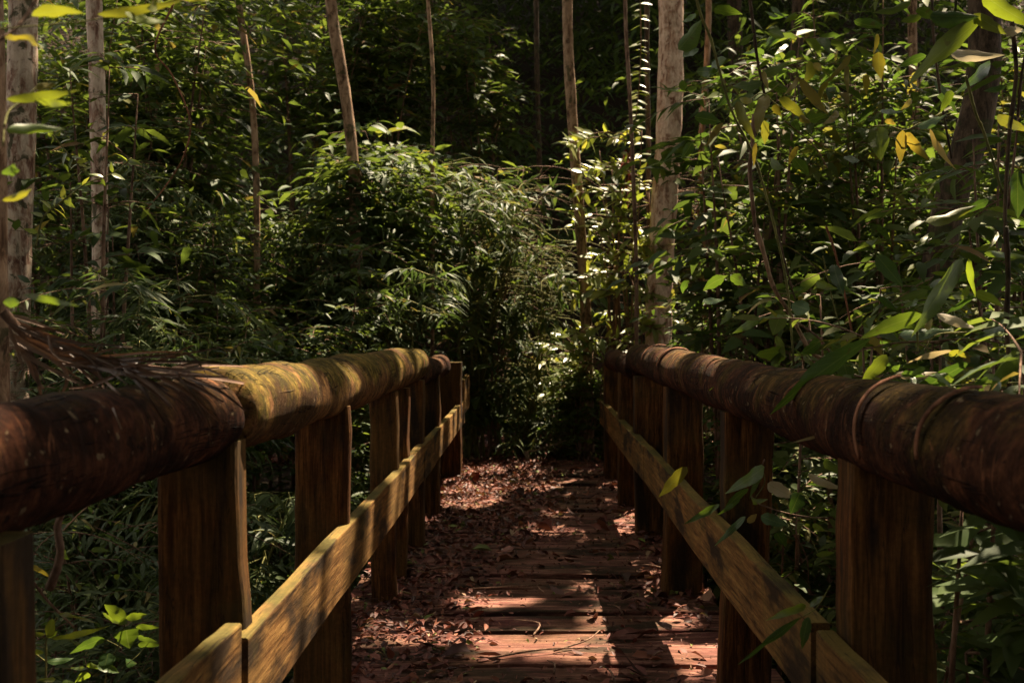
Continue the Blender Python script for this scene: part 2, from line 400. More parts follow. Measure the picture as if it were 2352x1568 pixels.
# leafy cascade by the big trunk, shrubs
for (u, v, Z, r) in ((1465, 40, 8.2, .10), (1470, 100, 8.2, .12), (1475, 150, 8.2, .10), (1470, 210, 8.2, .10), (1455, 270, 8.2, .12), (1440, 330, 8.2, .12), (1400, 320, 8.2, .14),
    (1410, 400, 8.2, .16), (1380, 460, 8.2, .20), (1440, 450, 8.2, .16), (1500, 440, 8.2, .12), (1400, 530, 8, .20), (1470, 520, 8, .20), (1340, 480, 8, .1),
    (1360, 640, 8, .20), (1440, 610, 8, .16), (1400, 700, 8, .15), (1330, 650, 8, .14), (1320, 730, 7.9, .12), (1440, 350, 8.3, .15), (1290, 850, 8.2, .10), (1470, 600, 8, .12), (1520, 640, 8, .1),
    (1040, 385, 8.4, .12), (1080, 400, 8.4, .12), (1010, 410, 8.4, .08), (950, 620, 7, .12), (985, 610, 7, .1), (1200, 570, 7.8, .10), (1150, 285, 8.6, .08), (640, 385, 8, .06), (1250, 660, 8.3, .08),
    (430, 290, 7.6, .09), (300, 370, 4.4, .04), (230, 400, 4.4, .05), (120, 250, 7, .06), (250, 180, 7.5, .09), (330, 100, 7.5, .07), (350, 60, 7.5, .05), (205, 760, 8.5, .2),
    (700, 735, 8, .08), (590, 730, 8, .06), (520, 260, 7.5, .06),
    (2210, 60, 3.0, .04), (2230, 130, 2.8, .04), (2310, 65, 2.7, .04), (2180, 480, 2.8, .05), (2310, 285, 2.8, .05), (2030, 110, 8, .12), (1800, 30, 8, .15), (2060, 500, 7, .10), (2250, 340, 7, .16),
    (2300, 420, 6, .15), (2000, 830, 2.8, .05), (2180, 730, 2.8, .05), (2200, 800, 2.8, .05), (2050, 890, 2.8, .06), (2150, 880, 2.8, .06), (2260, 900, 2.6, .06), (2250, 950, 2.2, .05),
    (1620, 130, 8.4, .06), (1590, 200, 8.4, .05), (1900, 400, 3.4, .05), (2020, 150, 3.2, .05), (1730, 255, 3.3, .06), (2085, 335, 3.2, .03),
    (100, 15, 1.4, .10), (300, 25, 1.4, .10), (60, 75, 1.4, .08), (90, 225, 1.4, .10), (100, 200, 1.4, .07), (70, 290, 1.4, .06), (40, 445, 1.4, .07), (1545, 1110, 3.4, .06), (250, 1420, 2.8, .10), (120, 1440, 2.8, .10), (200, 1470, 2.8, .1),
    (620, 1140, 5., .12), (640, 1240, 5., .10), (1870, 1100, 4.2, .08), (1850, 1250, 4.2, .06)):
    LIT.append((P(u, v, 9.5 if 1285 < u < 1525 and v < 900 else Z), r * (1.8 if 1285 < u < 1525 and v < 900 else 1)))
for _ in range(48):
    LIT.append((P(rng.uniform(940, 1345), rng.uniform(330, 860), rng.choice([9.15, 9.5])), rng.uniform(.05, .13)))
NKEY = len(LIT)
for _ in range(70):
    LIT.append((P(rng.uniform(1600, 2352), rng.uniform(0, 560), rng.uniform(5.5, 8.8)), rng.uniform(.04, .10)))
for _ in range(110):   # stray flecks of sun in the undergrowth on the right, behind the big leaves
    LIT.append((P(rng.uniform(1580, 2352), rng.uniform(0, 900), rng.uniform(7, 14)), rng.uniform(.02, .07)))
for _ in range(110):
    LIT.append((P(rng.uniform(50, 1550), rng.uniform(0, 830), rng.uniform(7, 14)), rng.uniform(.02, .05)))
for _ in range(60):
    LIT.append((P(rng.uniform(600, 1330), rng.uniform(320, 780), rng.uniform(7.4, 9.8)), rng.uniform(.05, .12)))
LP = np.array([p for p, r in LIT]); LR = np.array([r for p, r in LIT])

def sunlit_keep(c, size, hmin=0., key=None):
    LQ, LS = LP[:key], LR[:key]
    """leaves whose centre c would throw shade on one of the gaps' sunlit spots are left out"""
    keep = np.ones(len(c), bool)
    for i in range(0, len(c), 4000):
        d = c[i:i + 4000, None] - LQ[None]
        h = d @ SUN
        perp2 = (d ** 2).sum(-1) - h ** 2
        keep[i:i + 4000] = ~((perp2 < (LS[None] + size[i:i + 4000, None]) ** 2) & (h > hmin)).any(1)
    return keep

# ------------------------------------------------------------------ ground
nx, ny = 150, 190
xs = np.sign(np.linspace(-1, 1, nx)) * np.abs(np.linspace(-1, 1, nx)) ** 1.8 * 45
ys = np.concatenate([np.linspace(-25, 0, 20, endpoint=False), np.linspace(0, 16, 120, endpoint=False), np.linspace(16, 75, 50)])
XX, YY = np.meshgrid(xs, ys)
ZZ = gz(XX, YY) + rng.normal(0, .012, XX.shape) * (np.abs(XX) + np.abs(YY - 9) * .3 > .9)
V = np.stack([XX, YY, ZZ], -1).reshape(-1, 3)
i = np.arange(ny - 1)[:, None] * nx; j = np.arange(nx - 1)[None]
Q = np.stack([i + j, i + j + 1, i + nx + j + 1, i + nx + j], -1).reshape(-1, 4)
tag(build('ground', V, Q.ravel(), np.full(len(Q), 4), MAT['soil']), 'dark forest floor rising into a hillside', None, None, 'structure')

# ------------------------------------------------------------------ the footbridge
bridge = thing('wooden_footbridge', 'weathered timber footbridge with round log handrails and leaf strewn deck', 'footbridge', (0, .4, 0))

def log(name, pts, r0, r1, mat, n=90, seg=40, wob=.05, label=None, bumps=1.):
    g = Geo(); path = catmull(pts, n)
    t = np.linspace(0, 1, n); y = path[:, 1]
    base = r0 + (r1 - r0) * t
    prof = 1 + wob * bumps * (.5 * np.sin(y * 5.1 + 1) + .4 * np.sin(y * 11.3 + 2) + .25 * np.sin(y * 23.7)) + .012 * rng.standard_normal(n)
    th = np.linspace(0, 2 * math.pi, seg, endpoint=False)
    T = np.gradient(path, axis=0); T /= np.linalg.norm(T, axis=1)[:, None]
    B = np.cross(T, np.array([0, 0, 1.])); B /= np.linalg.norm(B, axis=1)[:, None]; A = np.cross(B, T)
    ang = .03 * np.sin(2 * th[None] + y[:, None] * 1.7) + .022 * np.sin(3 * th[None] - y[:, None] * 4.3) + .015 * np.sin(5 * th[None] + y[:, None] * 9)
    r = base[:, None] * (prof[:, None] + ang)
    r[0] *= .93; r[-1] *= .93
    th = th + math.pi * 1.5   # start underneath
    V = (path[:, None] + r[..., None] * (np.sin(th)[None, :, None] * A[:, None] + np.cos(th)[None, :, None] * B[:, None])).reshape(-1, 3)
    CO = np.zeros((n, seg, 3)); CO[..., 0] = np.abs(np.linspace(-1, 1, seg, endpoint=False))[None] * .3 * np.where(np.linspace(-1, 1, seg, endpoint=False) < 0, 1, 1); CO[..., 0] = np.linspace(-.3, .3, seg, endpoint=False)[None]; CO[..., 1] = y[:, None]
    CO = CO.reshape(-1, 3)
    i = np.arange(n - 1)[:, None] * seg; j = np.arange(seg)[None]; k = (j + 1) % seg
    Q = np.stack([i + j, i + k, i + seg + k, i + seg + j], -1).reshape(-1, 4)
    g.add(V, list(Q.ravel()) + list(range(seg))[::-1] + list(range((n - 1) * seg, n * seg)), [4] * len(Q) + [seg, seg], CO)
    o = g.build(name, mat, bridge, co=True)
    if label: o['label'] = label
    return o
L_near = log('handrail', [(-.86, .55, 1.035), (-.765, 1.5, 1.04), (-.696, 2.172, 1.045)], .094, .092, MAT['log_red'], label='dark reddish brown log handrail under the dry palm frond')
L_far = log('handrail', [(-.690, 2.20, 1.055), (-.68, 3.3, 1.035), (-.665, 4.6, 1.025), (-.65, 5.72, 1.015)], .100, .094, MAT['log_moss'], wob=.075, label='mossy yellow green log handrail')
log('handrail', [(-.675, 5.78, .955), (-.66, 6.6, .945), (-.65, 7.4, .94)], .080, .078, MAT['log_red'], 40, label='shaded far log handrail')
log('handrail', [(.80, .55, 1.035), (.752, 1.57, 1.035), (.715, 2.8, 1.03), (.685, 4.6, 1.03), (.67, 6.35, 1.03)], .102, .088, MAT['log_right'], 150, wob=.03, label='long brown log handrail with peeling bark')
log('handrail', [(.675, 6.40, .965), (.65, 7.2, .96), (.635, 7.9, .96)], .080, .078, MAT['log_red'], 40, label='shaded far log handrail beneath leaves')

# posts: (inner x, outer x, near y, depth, top, lean)
posts = [(-.675, -.85, 1.30, .10, .965, 0), (-.613, -.78, 2.13, .085, 1.0, 0), (-.584, -.756, 3.28, .05, .98, 0), (-.60, -.723, 4.55, .09, .94, 0),
         (-.592, -.735, 4.95, .10, .93, 0), (-.592, -.75, 5.6, .13, .93, 0), (-.585, -.75, 6.5, .14, .93, 0), (-.555, -.75, 8.15, .2, .93, 0),
         (.70, .86, 1.25, .10, .98, 0), (.6625, .831, 2.10, .12, .98, 0), (.645, .811, 3.40, .10, .95, -.02), (.628, .80, 4.72, .15, .95, 0),
         (.612, .79, 6.0, .13, .93, 0), (.60, .78, 6.9, .14, .93, 0), (.59, .77, 8.2, .15, .93, 0)]
for (xi, xo, y, d, top, lean) in posts:
    g = Geo(); w = abs(xo - xi); cx = (xi + xo) / 2
    beam(g, (cx + lean, y + d / 2, -1.1), (cx, y + d / 2, top), (1, 0, 0), w, d, 26, .012, .0032)
    g.build('post', MAT['post'], bridge, smooth=False)
# side boards along the inside of the posts
for a, b, w, h in (((-.612, .7, .585), (-.600, 2.06, .545), .036, .20), ((-.596, 2.085, .512), (-.594, 5.5, .497), .042, .196), ((-.594, 5.52, .492), (-.575, 8.6, .50), .042, .19),
                   ((-.585, 8.62, .62), (-.565, 9.15, .64), .04, .29),
                   ((.635, .8, .52), (.628, 2.18, .50), .04, .19), ((.622, 2.20, .51), (.618, 5.4, .505), .042, .19), ((.618, 5.42, .50), (.60, 8.6, .50), .042, .19)):
    g = Geo(); beam(g, a, b, (1, 0, 0), w, h, 22, .005, .0012); g.build('side_board', MAT['board'], bridge, smooth=False)
# deck: one part, its planks laid across
g = Geo(); y = .45; pl = []
while y < 9.25:
    w = rng.uniform(.17, .235); gap = rng.uniform(.006, .018) if rng.random() < .75 else rng.uniform(.02, .032)
    z = rng.uniform(-.008, .006); sk = rng.normal(0, .006)
    beam(g, (-.84 + rng.normal(0, .02), y + w / 2 - sk, z - .022 + rng.normal(0, .003)), (.84 + rng.normal(0, .02), y + w / 2 + sk, z - .022 + rng.normal(0, .003)), (0, -1, 0), w, .044, 16, .006, .0022, rng.normal(0, .004))
    y += w + gap
g.build('deck', MAT['deck'], bridge, smooth=False)
for x in (-.55, .0, .55):
    g = Geo(); beam(g, (x, .5, -.14), (x, 9.2, -.14), (1, 0, 0), .14, .17, 12, .01, .003); g.build('beam', MAT['post'], bridge, smooth=False)
# curling bark on the right-hand log
def peel(y0, a0, a1, w, lift, mat, skew=0., rr=.1):
    g = Geo(); n = 26; a = np.linspace(math.radians(a0), math.radians(a1), n); t = np.linspace(0, 1, n)
    xc = np.interp(y0, [1.57, 2.8, 4.6], [.752, .715, .685]); zc = 1.033
    rad = rr + .006 + lift * (np.abs(2 * t - 1) ** 2.5) + 0
    ww = w * (.35 + .65 * np.sin(math.pi * np.clip(t * .9 + .08, 0, 1))) * (1 + .12 * np.sin(t * 9 + y0 * 50))
    yc = y0 + skew * t + .008 * np.sin(t * 5 + y0 * 31)
    ctr = np.stack([xc + rad * np.cos(a), yc, zc + rad * np.sin(a)], -1)
    nrm = np.stack([np.cos(a), 0 * a, np.sin(a)], -1)
    rows = []
    for s, q in ((-1, -.001), (0, .0025), (1, -.001), (1, -.003), (0, .0005), (-1, -.003)):
        rows.append(ctr + np.array([0, 1, 0]) * (ww * s * .5)[:, None] + nrm * q)
    V = np.stack(rows, 1).reshape(-1, 3); m_ = 6
    i = np.arange(n - 1)[:, None] * m_; jj = np.arange(m_)[None]; kk = (jj + 1) % m_
    Q = np.stack([i + jj, i + kk, i + m_ + kk, i + m_ + jj], -1).reshape(-1, 4)
    g.add(V, list(Q.ravel()) + list(range(m_))[::-1] + list(range((n - 1) * m_, n * m_)), [4] * len(Q) + [m_, m_])
    g.build('bark_strip', mat, bridge)
peel(2.02, 95, 205, .014, .004, MAT['peel'], -.03, .103); peel(1.74, 80, 185, .016, .002, MAT['peel'], -.05, .101)
peel(4.78, 60, 172, .035, .001, MAT['peel'], 0, .093); peel(5.45, 70, 170, .018, .002, MAT['peel'], 0, .092)

# ------------------------------------------------------------------ litter
def litter(name, pts, label, Lr=(.035, .085), zr=.02, up=1.2):
    g = Geo(); N = len(pts); ang = rng.uniform(0, 2 * math.pi, N)
    a = np.stack([np.cos(ang), np.sin(ang), rng.normal(0, .16, N)], -1)
    n = unit(np.stack([rng.normal(0, .38, N), rng.normal(0, .38, N), np.full(N, up)], -1))
    h = N // 2
    for sl, sh, nl in ((slice(0, h), 'ovate', 3), (slice(h, N), 'lance', 3)):
        k = len(pts[sl])
        leaves(g, pts[sl], a[sl], n[sl], rng.uniform(*Lr, k), rng.uniform(.16, .34, k), rng.random(k), sh, nl, rng.normal(.12, .35, k), rng.normal(.5, .5, k), rng.normal(0, .5, k))
    return tag(g.build(name, MAT['litter'], None, co=True), label, 'leaf litter', None, 'stuff')
pts = []
def scat(n, x0, x1, y0, y1, fn, h):
    x = rng.uniform(x0, x1, n); y = rng.uniform(y0, y1, n)
    k = rng.random(n) < fn(x, y); x, y = x[k], y[k]
    hh = h * fn(x, y)
    pts.append(np.stack([x, y, .012 + rng.uniform(0, 1, len(x)) * hh], -1))
clump = lambda x, y: .55 + .45 * np.sin(5.1 * x + 2.2 * y + 1) * np.sin(3.3 * y - 2 * x)
scat(6500, -.80, -.05, 2.6, 9.2, lambda x, y: np.clip(1.25 * sstep(-.02, -.55, x) * (.6 + .4 * clump(x, y)), 0, 1), .020)
scat(5600, -.66, .35, 5.3, 9.3, lambda x, y: np.clip(sstep(5.2, 6.4, y) * sstep(.42, -.1, x) * (.35 + .65 * clump(x, y)) * 1.2, 0, 1), .028)
scat(1500, .2, .80, 4.2, 9.3, lambda x, y: np.clip(sstep(.2, .65, x) * (.25 + .7 * clump(x, y)), 0, 1), .02)
scat(520, -.5, .80, 2.6, 6.5, lambda x, y: .25 + .75 * (clump(x, y) > .6), .012)
scat(2600, -.80, .80, .6, 3.55, lambda x, y: np.clip(.35 + .9 * sstep(.5, -.6, x) + .2 * clump(x, y), 0, 1), .025)
big_ = np.concatenate(pts); pts = []
scat(6500, -.82, .82, .8, 9.2, lambda x, y: np.clip(.35 + .5 * clump(x, y) + .3 * sstep(.2, -.6, x), 0, 1), .006)
crumbs = np.concatenate(pts)
litter('leaf_litter', big_, 'reddish brown dry leaves strewn over the bridge deck', (.016, .062))
pts = []
scat(260, -.78, .78, 3.0, 9.0, lambda x, y: .25 + .6 * clump(x, y), .03)
litter('large_dry_leaves', np.concatenate(pts), 'larger curled tan and brown leaves lying on top of the deck litter', (.07, .125))
litter('leaf_crumbs', crumbs, 'crumbled bits of dead leaf and bark scattered on the deck boards', (.007, .026))
pts = []
x = rng.uniform(-3.2, 3.2, 9000); y = 9.15 + rng.exponential(1.6, 9000)
pts = np.stack([x, y, gz(x, y) + .02 + rng.uniform(0, .05, 9000)], -1)
litter('forest_floor_litter', pts, 'dry brown leaves covering the path and bank beyond the bridge', (.05, .11))

for k in range(16):
    x, y = rng.uniform(-.6, .7), rng.uniform(3.0, 6.0); a = rng.uniform(0, math.pi); l = rng.uniform(.07, .22)
    if k == 0: x, y, a, l = .18, 3.95, .9, .30
    if k == 1: x, y, a, l = .05, 3.80, .25, .42
    if k == 2: x, y, a, l = -.1, 4.75, .15, .36
    g = Geo(); d = np.array([math.cos(a), math.sin(a), 0]) * l / 2; q = np.array([-d[1], d[0], 0]) * rng.normal(0, .3)
    c = np.array([x, y, .022])
    tube(g, catmull([c - d, c + q + (0, 0, .012), c + d + (0, 0, .006)], 9), np.linspace(.0045, .002, 9), 6, .06)
    tw = g.build('fallen_twig', MAT['stem_brown'], None, origin=c)
    tag(tw, 'thin dry twig lying among fallen leaves on the deck', 'twig', 'twigs fallen on the deck')
    if k < 3: tag(tw, ['long pale twig slanting across the nearest sunny patch of deck', 'longest dry twig lying nearly across the boards in the sun', 'straight dry twig lying beyond the narrow sunlit stripe on the deck'][k])

# ------------------------------------------------------------------ dry palm frond on the left log
def ray_log(u, v, r=.112):
    """where the line of sight meets the left log (slightly inflated)"""
    d = P(u, v, 1.0) - np.array([0, 0, EYE])
    best = None
    for Z in np.linspace(1.2, 4., 500):
        q = np.array([0, 0, EYE]) + d * Z
        cx = np.interp(q[1], [1.5, 2.19, 3.3, 4.6], [-.765, -.695, -.68, -.665])
        if (q[0] - cx) ** 2 + (q[2] - 1.043) ** 2 < r * r: return q
    return None
frond = thing('dry_palm_frond', 'dry brown palm frond draped over the log handrail', 'palm frond', tuple(P(300, 880, 2.1)))
blades = [([(60,580),(250,640),(440,715)],26),([(60,610),(280,700),(480,770)],22),([(60,640),(330,760),(600,860),(700,1020)],24),([(60,700),(200,800),(400,905),(465,1010),(430,1110)],40),
 ([(100,720),(200,830),(250,980),(280,1130)],46),([(60,720),(170,850),(230,1000),(300,1090)],36),([(200,760),(430,860),(700,870),(1060,835),(1280,845)],24),([(350,890),(700,900),(1370,900)],26),
 ([(500,900),(600,960),(700,1025)],22),([(580,870),(720,830),(860,792)],16),([(700,880),(1000,970),(1250,1090),(1500,1310)],34),([(850,960),(1040,1070),(1170,1205)],28),
 ([(900,940),(1300,985),(1720,1060)],44),([(1150,990),(1350,1080),(1530,1180)],28),([(1200,980),(1480,1090),(1680,1240)],28),([(560,1090),(830,980),(1100,890),(1320,790)],20),
 ([(470,1085),(650,1060),(830,985)],18),([(1250,960),(1350,930),(1440,905)],18),([(100,760),(330,860),(650,930),(1000,960)],40),([(80,800),(300,930),(560,1060)],36),
 ([(250,800),(500,930),(720,960),(1150,950)],34),([(400,930),(800,925),(1250,960),(1500,945)],30),([(300,840),(600,900),(900,880),(1200,850)],26),([(600,930),(900,990),(1200,1000),(1560,1010)],28),
 ([(1250,840),(1340,890),(1410,990)],14),([(150,700),(420,830),(640,910)],20),([(60,660),(120,820),(160,960)],24),([(330,720),(380,860),(600,940)],22),([(1350,1190),(1430,1330),(1440,1480)],14)]
for _ in range(34):
    f_ = rng.random(); x0, y0 = 60 + 1000 * f_ * rng.uniform(.6, 1), 640 + 300 * f_ ** .6 + rng.normal(0, 40); l_ = rng.uniform(250, 620)
    a_ = .45 - .35 * f_ + rng.normal(0, .42)
    blades.append(([(x0, y0), (x0 + l_ * .5 * math.cos(a_), y0 + l_ * .5 * math.sin(a_) - rng.uniform(0, 35)), (x0 + l_ * math.cos(a_), y0 + l_ * math.sin(a_))], rng.uniform(14, 30)))
for _ in range(16):
    x0, y0 = rng.uniform(700, 1250), rng.uniform(880, 1010); l_ = rng.uniform(250, 520); a_ = rng.normal(.25, .33)
    blades.append(([(x0, y0), (x0 + l_ * .5 * math.cos(a_), y0 + l_ * .5 * math.sin(a_) - rng.uniform(0, 30)), (x0 + l_ * math.cos(a_), y0 + l_ * math.sin(a_))], rng.uniform(12, 26)))
g = Geo()
for bi, (pp, w) in enumerate(blades):
    uv = catmull([(*C4(*q), 0) for q in pp], 14)[:, :2]
    pt = []
    zj = rng.uniform(-.05, .05)
    for (u, v) in uv:
        q = None if u < 250 else ray_log(u, v, .111 + .004 * (bi % 6))
        if q is None:
            zz = 2.02 + zj if u > 300 else 1.95 + zj
            q = P(u, v, zz)
        pt.append(q)
    pt = np.array(pt)
    for _ in range(2): pt[1:-1] = .5 * pt[1:-1] + .25 * (pt[:-2] + pt[2:])
    n = len(pt); t = np.linspace(0, 1, n)
    T = unit(np.gradient(pt, axis=0)); view = unit(pt - np.array([0, 0, EYE]))
    S = unit(np.cross(T, view)); Nn = unit(np.cross(S, T))
    tw_ = rng.uniform(-.6, .6); S2 = S * math.cos(tw_) + Nn * math.sin(tw_); N2 = np.cross(S2, T)
    W = w * .3359 * 2.05 / F * .52 * (np.clip(1.15 - t, 0, 1) ** .5) * np.clip(.4 + 3 * t, 0, 1)
    rows = [pt - S2 * W[:, None], pt + N2 * (W * .5)[:, None], pt + S2 * W[:, None]]
    V = np.stack(rows, 1).reshape(-1, 3)
    i = np.arange(n - 1)[:, None] * 3; Q = np.concatenate([np.stack([i, i + 1, i + 4, i + 3], -1), np.stack([i + 1, i + 2, i + 5, i + 4], -1)]).reshape(-1, 4)
    C = np.zeros((len(V), 3)); C[:, 2] = np.clip(rng.beta(1.3, 1.8) + rng.normal(0, .06, len(V)), 0, 1)
    g.add(V, Q.ravel(), np.full(len(Q), 4), C)
g.build('leaflets', MAT['frond'], frond, co=True)
g = Geo(); tube(g, catmull([P(*C4(20, 560), 1.95), P(*C4(200, 740), 1.97), P(*C4(500, 900), 2.0), P(*C4(900, 930), 2.06), P(*C4(1250, 960), 2.14)], 20), np.linspace(.010, .003, 20), 8, .05)
g.build('rachis', MAT['stem_brown'], frond)

# ------------------------------------------------------------------ trees
TREES = []
def tree(name, label, pts, Z, wpx, mat, top=9.2, lean=(0, 0), crown=True, group=None, jit=.02, extra=None):
    """pts: visible path of the trunk (pixels, top to bottom)"""
    q = [P(u, v, Z) for u, v in pts][::-1]
    bx, by = q[0][0], q[0][1]
    g0 = float(gz(bx, by))
    path = [np.array([bx - .15 * (q[1][0] - q[0][0]), by, g0 - .1])]
    if q[0][2] - g0 > .4: path.append(np.array([bx, by, (g0 + q[0][2]) / 2]))
    path += q
    tp = q[-1] + np.array([lean[0], lean[1], 0]) + np.array([(q[-1][0] - q[-2][0]) * .5, 0, 0])
    tp[2] = top; path.append(tp)
    n = max(30, int((top - g0) * 9)); path = np.array(path); zz = np.linspace(path[0][2], top, n); pa = np.stack([np.interp(zz, path[:, 2], path[:, k_]) for k_ in (0, 1)] + [zz], -1)
    for _ in range(6): pa[1:-1] = .5 * pa[1:-1] + .25 * (pa[:-2] + pa[2:])
    z = (pa[:, 2] - g0) / (top - g0)
    r = wpx * Z / F / 2 * (1.0 + .35 * np.exp(-z * 14) - .42 * sstep(.45, 1., z)) * (1 + .03 * np.sin(pa[:, 2] * 6.) + .02 * np.sin(pa[:, 2] * 17))
    root = thing(name, label, 'tree', (bx, by, g0), group)
    g = Geo(); tube(g, pa, r, 18, jit)
    TREES.append(dict(root=root, g=g, mat=mat, top=pa[-1], pa=pa, r=r, crown=crown))
    return root
tree('pale_tree', 'pale lichen spotted tree trunk rising beside the dry palm frond', [(56, -20), (50, 200), (44, 400), (38, 600), (32, 760)], 5.6, 64, MAT['bark_pale'])
tree('pale_tree', 'slim pale tree trunk half hidden behind shrubs, second from the left edge', [(214, -20), (222, 150), (228, 400), (232, 600), (228, 780)], 6.3, 36, MAT['bark_pale'])
tree('forest_tree', 'thin kinked tan tree trunk before the dark hollow', [(540, -20), (556, 60), (577, 190), (585, 300), (590, 430)], 7.7, 15, MAT['bark_tan'])
tree('forest_tree', 'mossy tan tree trunk leaning behind the central shrub', [(755, -20), (770, 90), (793, 200), (806, 320), (816, 400)], 8.0, 26, MAT['bark_tan'])
tree('forest_sapling', 'thin tan sapling stem right of the leaning mossy trunk', [(980, -20), (990, 90), (997, 200), (993, 320)], 9.0, 9, MAT['bark_tan'])
tree('forest_sapling', 'faint slender stem just right of the thin tan sapling', [(1024, -20), (1026, 100), (1031, 210), (1030, 300)], 13, 8, MAT['bark_dark'])
tree('forest_tree', 'thin dark straight trunk in the dark middle of the forest', [(1231, -20), (1233, 150), (1237, 300), (1240, 420)], 13, 12, MAT['bark_dark'])
tree('forest_tree', 'slim tan tree trunk standing left of the big pinkish trunk', [(1303, -20), (1303, 90), (1316, 300), (1330, 480), (1342, 660), (1350, 800)], 9.4, 24, MAT['bark_tan'])
tree('big_tree', 'thick pinkish tree trunk beyond the right handrail', [(1541, -20), (1542, 150), (1534, 330), (1524, 500), (1514, 650), (1512, 800)], 9.3, 58, MAT['bark_pink'])
tree('crooked_tree', 'crooked mossy brown tree trunk behind the large right leaves', [(2262, -20), (2262, 120), (2262, 240), (2225, 340), (2185, 430), (2160, 560), (2142, 700), (2130, 840)], 5.8, 74, MAT['bark_dark'], top=8.8)
tree('forest_tree', 'reddish tree trunk behind the yellowing leaves', [(1835, -20), (1833, 80), (1822, 180), (1815, 300)], 11, 30, MAT['bark_dark'])
tree('forest_tree', 'narrow pale brown trunk behind the upper right leaves', [(2096, -20), (2094, 60), (2100, 200), (2104, 330)], 10.5, 20, MAT['bark_tan'])
tree('forest_sapling', 'thin reddish stem just right of the big pinkish trunk', [(1628, 60), (1618, 240), (1605, 360), (1622, 460)], 9.6, 14, MAT['bark_tan'])
tree('forest_sapling', 'slender stem behind the sunlit leaves left of the big pinkish trunk', [(1436, 60), (1448, 240), (1455, 420), (1462, 600)], 9.1, 9, MAT['stem_brown'])
tree('forest_sapling', 'pale stem close against the left side of the big pinkish trunk', [(1486, 200), (1490, 330), (1488, 480), (1500, 640)], 9.9, 12, MAT['bark_dark'])
tree('forest_tree', 'brown trunk at the left edge in front of the pale tree', [(-14, -30), (-10, 300), (-8, 600), (-4, 800), (0, 905)], 2.55, 46, MAT['bark_tan'], top=8.5, lean=(-.3, -.4))
# neighbours that only reach over the picture with their crowns
for nm, lb, x, y, r in (('big_tree', 'tall tree outside the right edge whose crown shades the bridge', 5.2, 8.0, .16), ('big_tree', 'tall tree up the slope whose crown closes the forest roof', 3.2, 15.5, .15),
                        ('big_tree', 'tall tree on the slope beyond the left shrubs holding up the roof', -4.8, 15.0, .15), ('big_tree', 'tall tree outside the left edge beside the bridge', -4.6, 3.6, .16)):
    g0 = float(gz(x, y)); root = thing(nm, lb, 'tree', (x, y, g0)); g = Geo()
    pa = catmull([(x, y, g0 - .1), (x + .1, y, 3), (x - .1, y + .1, 6), (x, y, 9.4)], 60); tube(g, pa, np.linspace(r, r * .6, 60), 16, .02)
    TREES.append(dict(root=root, g=g, mat=MAT['bark_dark'], top=pa[-1], pa=pa, r=np.full(60, r), crown=True))

# the unseen leaf roof, its gaps and density shaped for the light: every leaf belongs to the nearest crown
tops = np.array([t['top'] for t in TREES if t['crown']]); ct = [t for t in TREES if t['crown']]
NX = 165000
cx = rng.uniform(-7.5, 12.5, NX); cy = rng.uniform(-19, 42, NX); cz = 8.3 + rng.uniform(0, 2.2, NX) + .45 * np.maximum(cy - 15, 0)
den = np.where((cx > -3.2) & (cx < .5) & (cy > .5) & (cy < 6.5), .5, 1) * np.where((cx < -3.2) & (cy > 2.5), .32, np.where((cx < .8) & (cy < 13), .95, 1.)) * 1 
k = rng.random(NX) < den; c = np.stack([cx, cy, cz], -1)[k]
c = np.concatenate([c, np.stack([rng.uniform(.6, 5.2, 22000), rng.uniform(1.5, 17, 22000), rng.uniform(8.2, 10.2, 22000)], -1)])  # extra unseen leaves added to block sun over the bridge
size = rng.uniform(.20, .34, len(c)) * np.where(c[:, 1] > 14, 1.6, 1.); ang = rng.uniform(0, 2 * math.pi, len(c))
a = np.stack([np.cos(ang), np.sin(ang), rng.normal(-.15, .25, len(c))], -1)
mid = c + unit(a) * size[:, None] * .5
k = sunlit_keep(mid, size * .36); c, size, a = c[k], size[k], a[k]
own = ((c[:, None, :2] - tops[None, :, :2]) ** 2).sum(-1).argmin(1)
nn = unit(np.stack([rng.normal(0, .35, len(c)), rng.normal(0, .35, len(c)), np.ones(len(c))], -1))
for ti, t in enumerate(ct):
    s = own == ti
    if not s.any(): continue
    g = Geo(); leaves(g, c[s], a[s], nn[s], size[s], .30, rng.random(s.sum()), 'ovate', 2, .2, .15)
    g.build('crown', MAT['canopy'], t['root'], co=True)
    cand = c[s]
    for _ in range(7):
        e = cand[rng.integers(len(cand))]; st = t['pa'][int(len(t['pa']) * rng.uniform(.82, .99))]
        if e[2] < st[2]: e = e + (0, 0, 1)
        tube(t['g'], catmull([st, (st + e) / 2 + (0, 0, .35), e], 12), np.linspace(t['r'][-1] * .7, .012, 12), 7, .04)
for t in TREES: t['g'].build('trunk', t['mat'], t['root'])

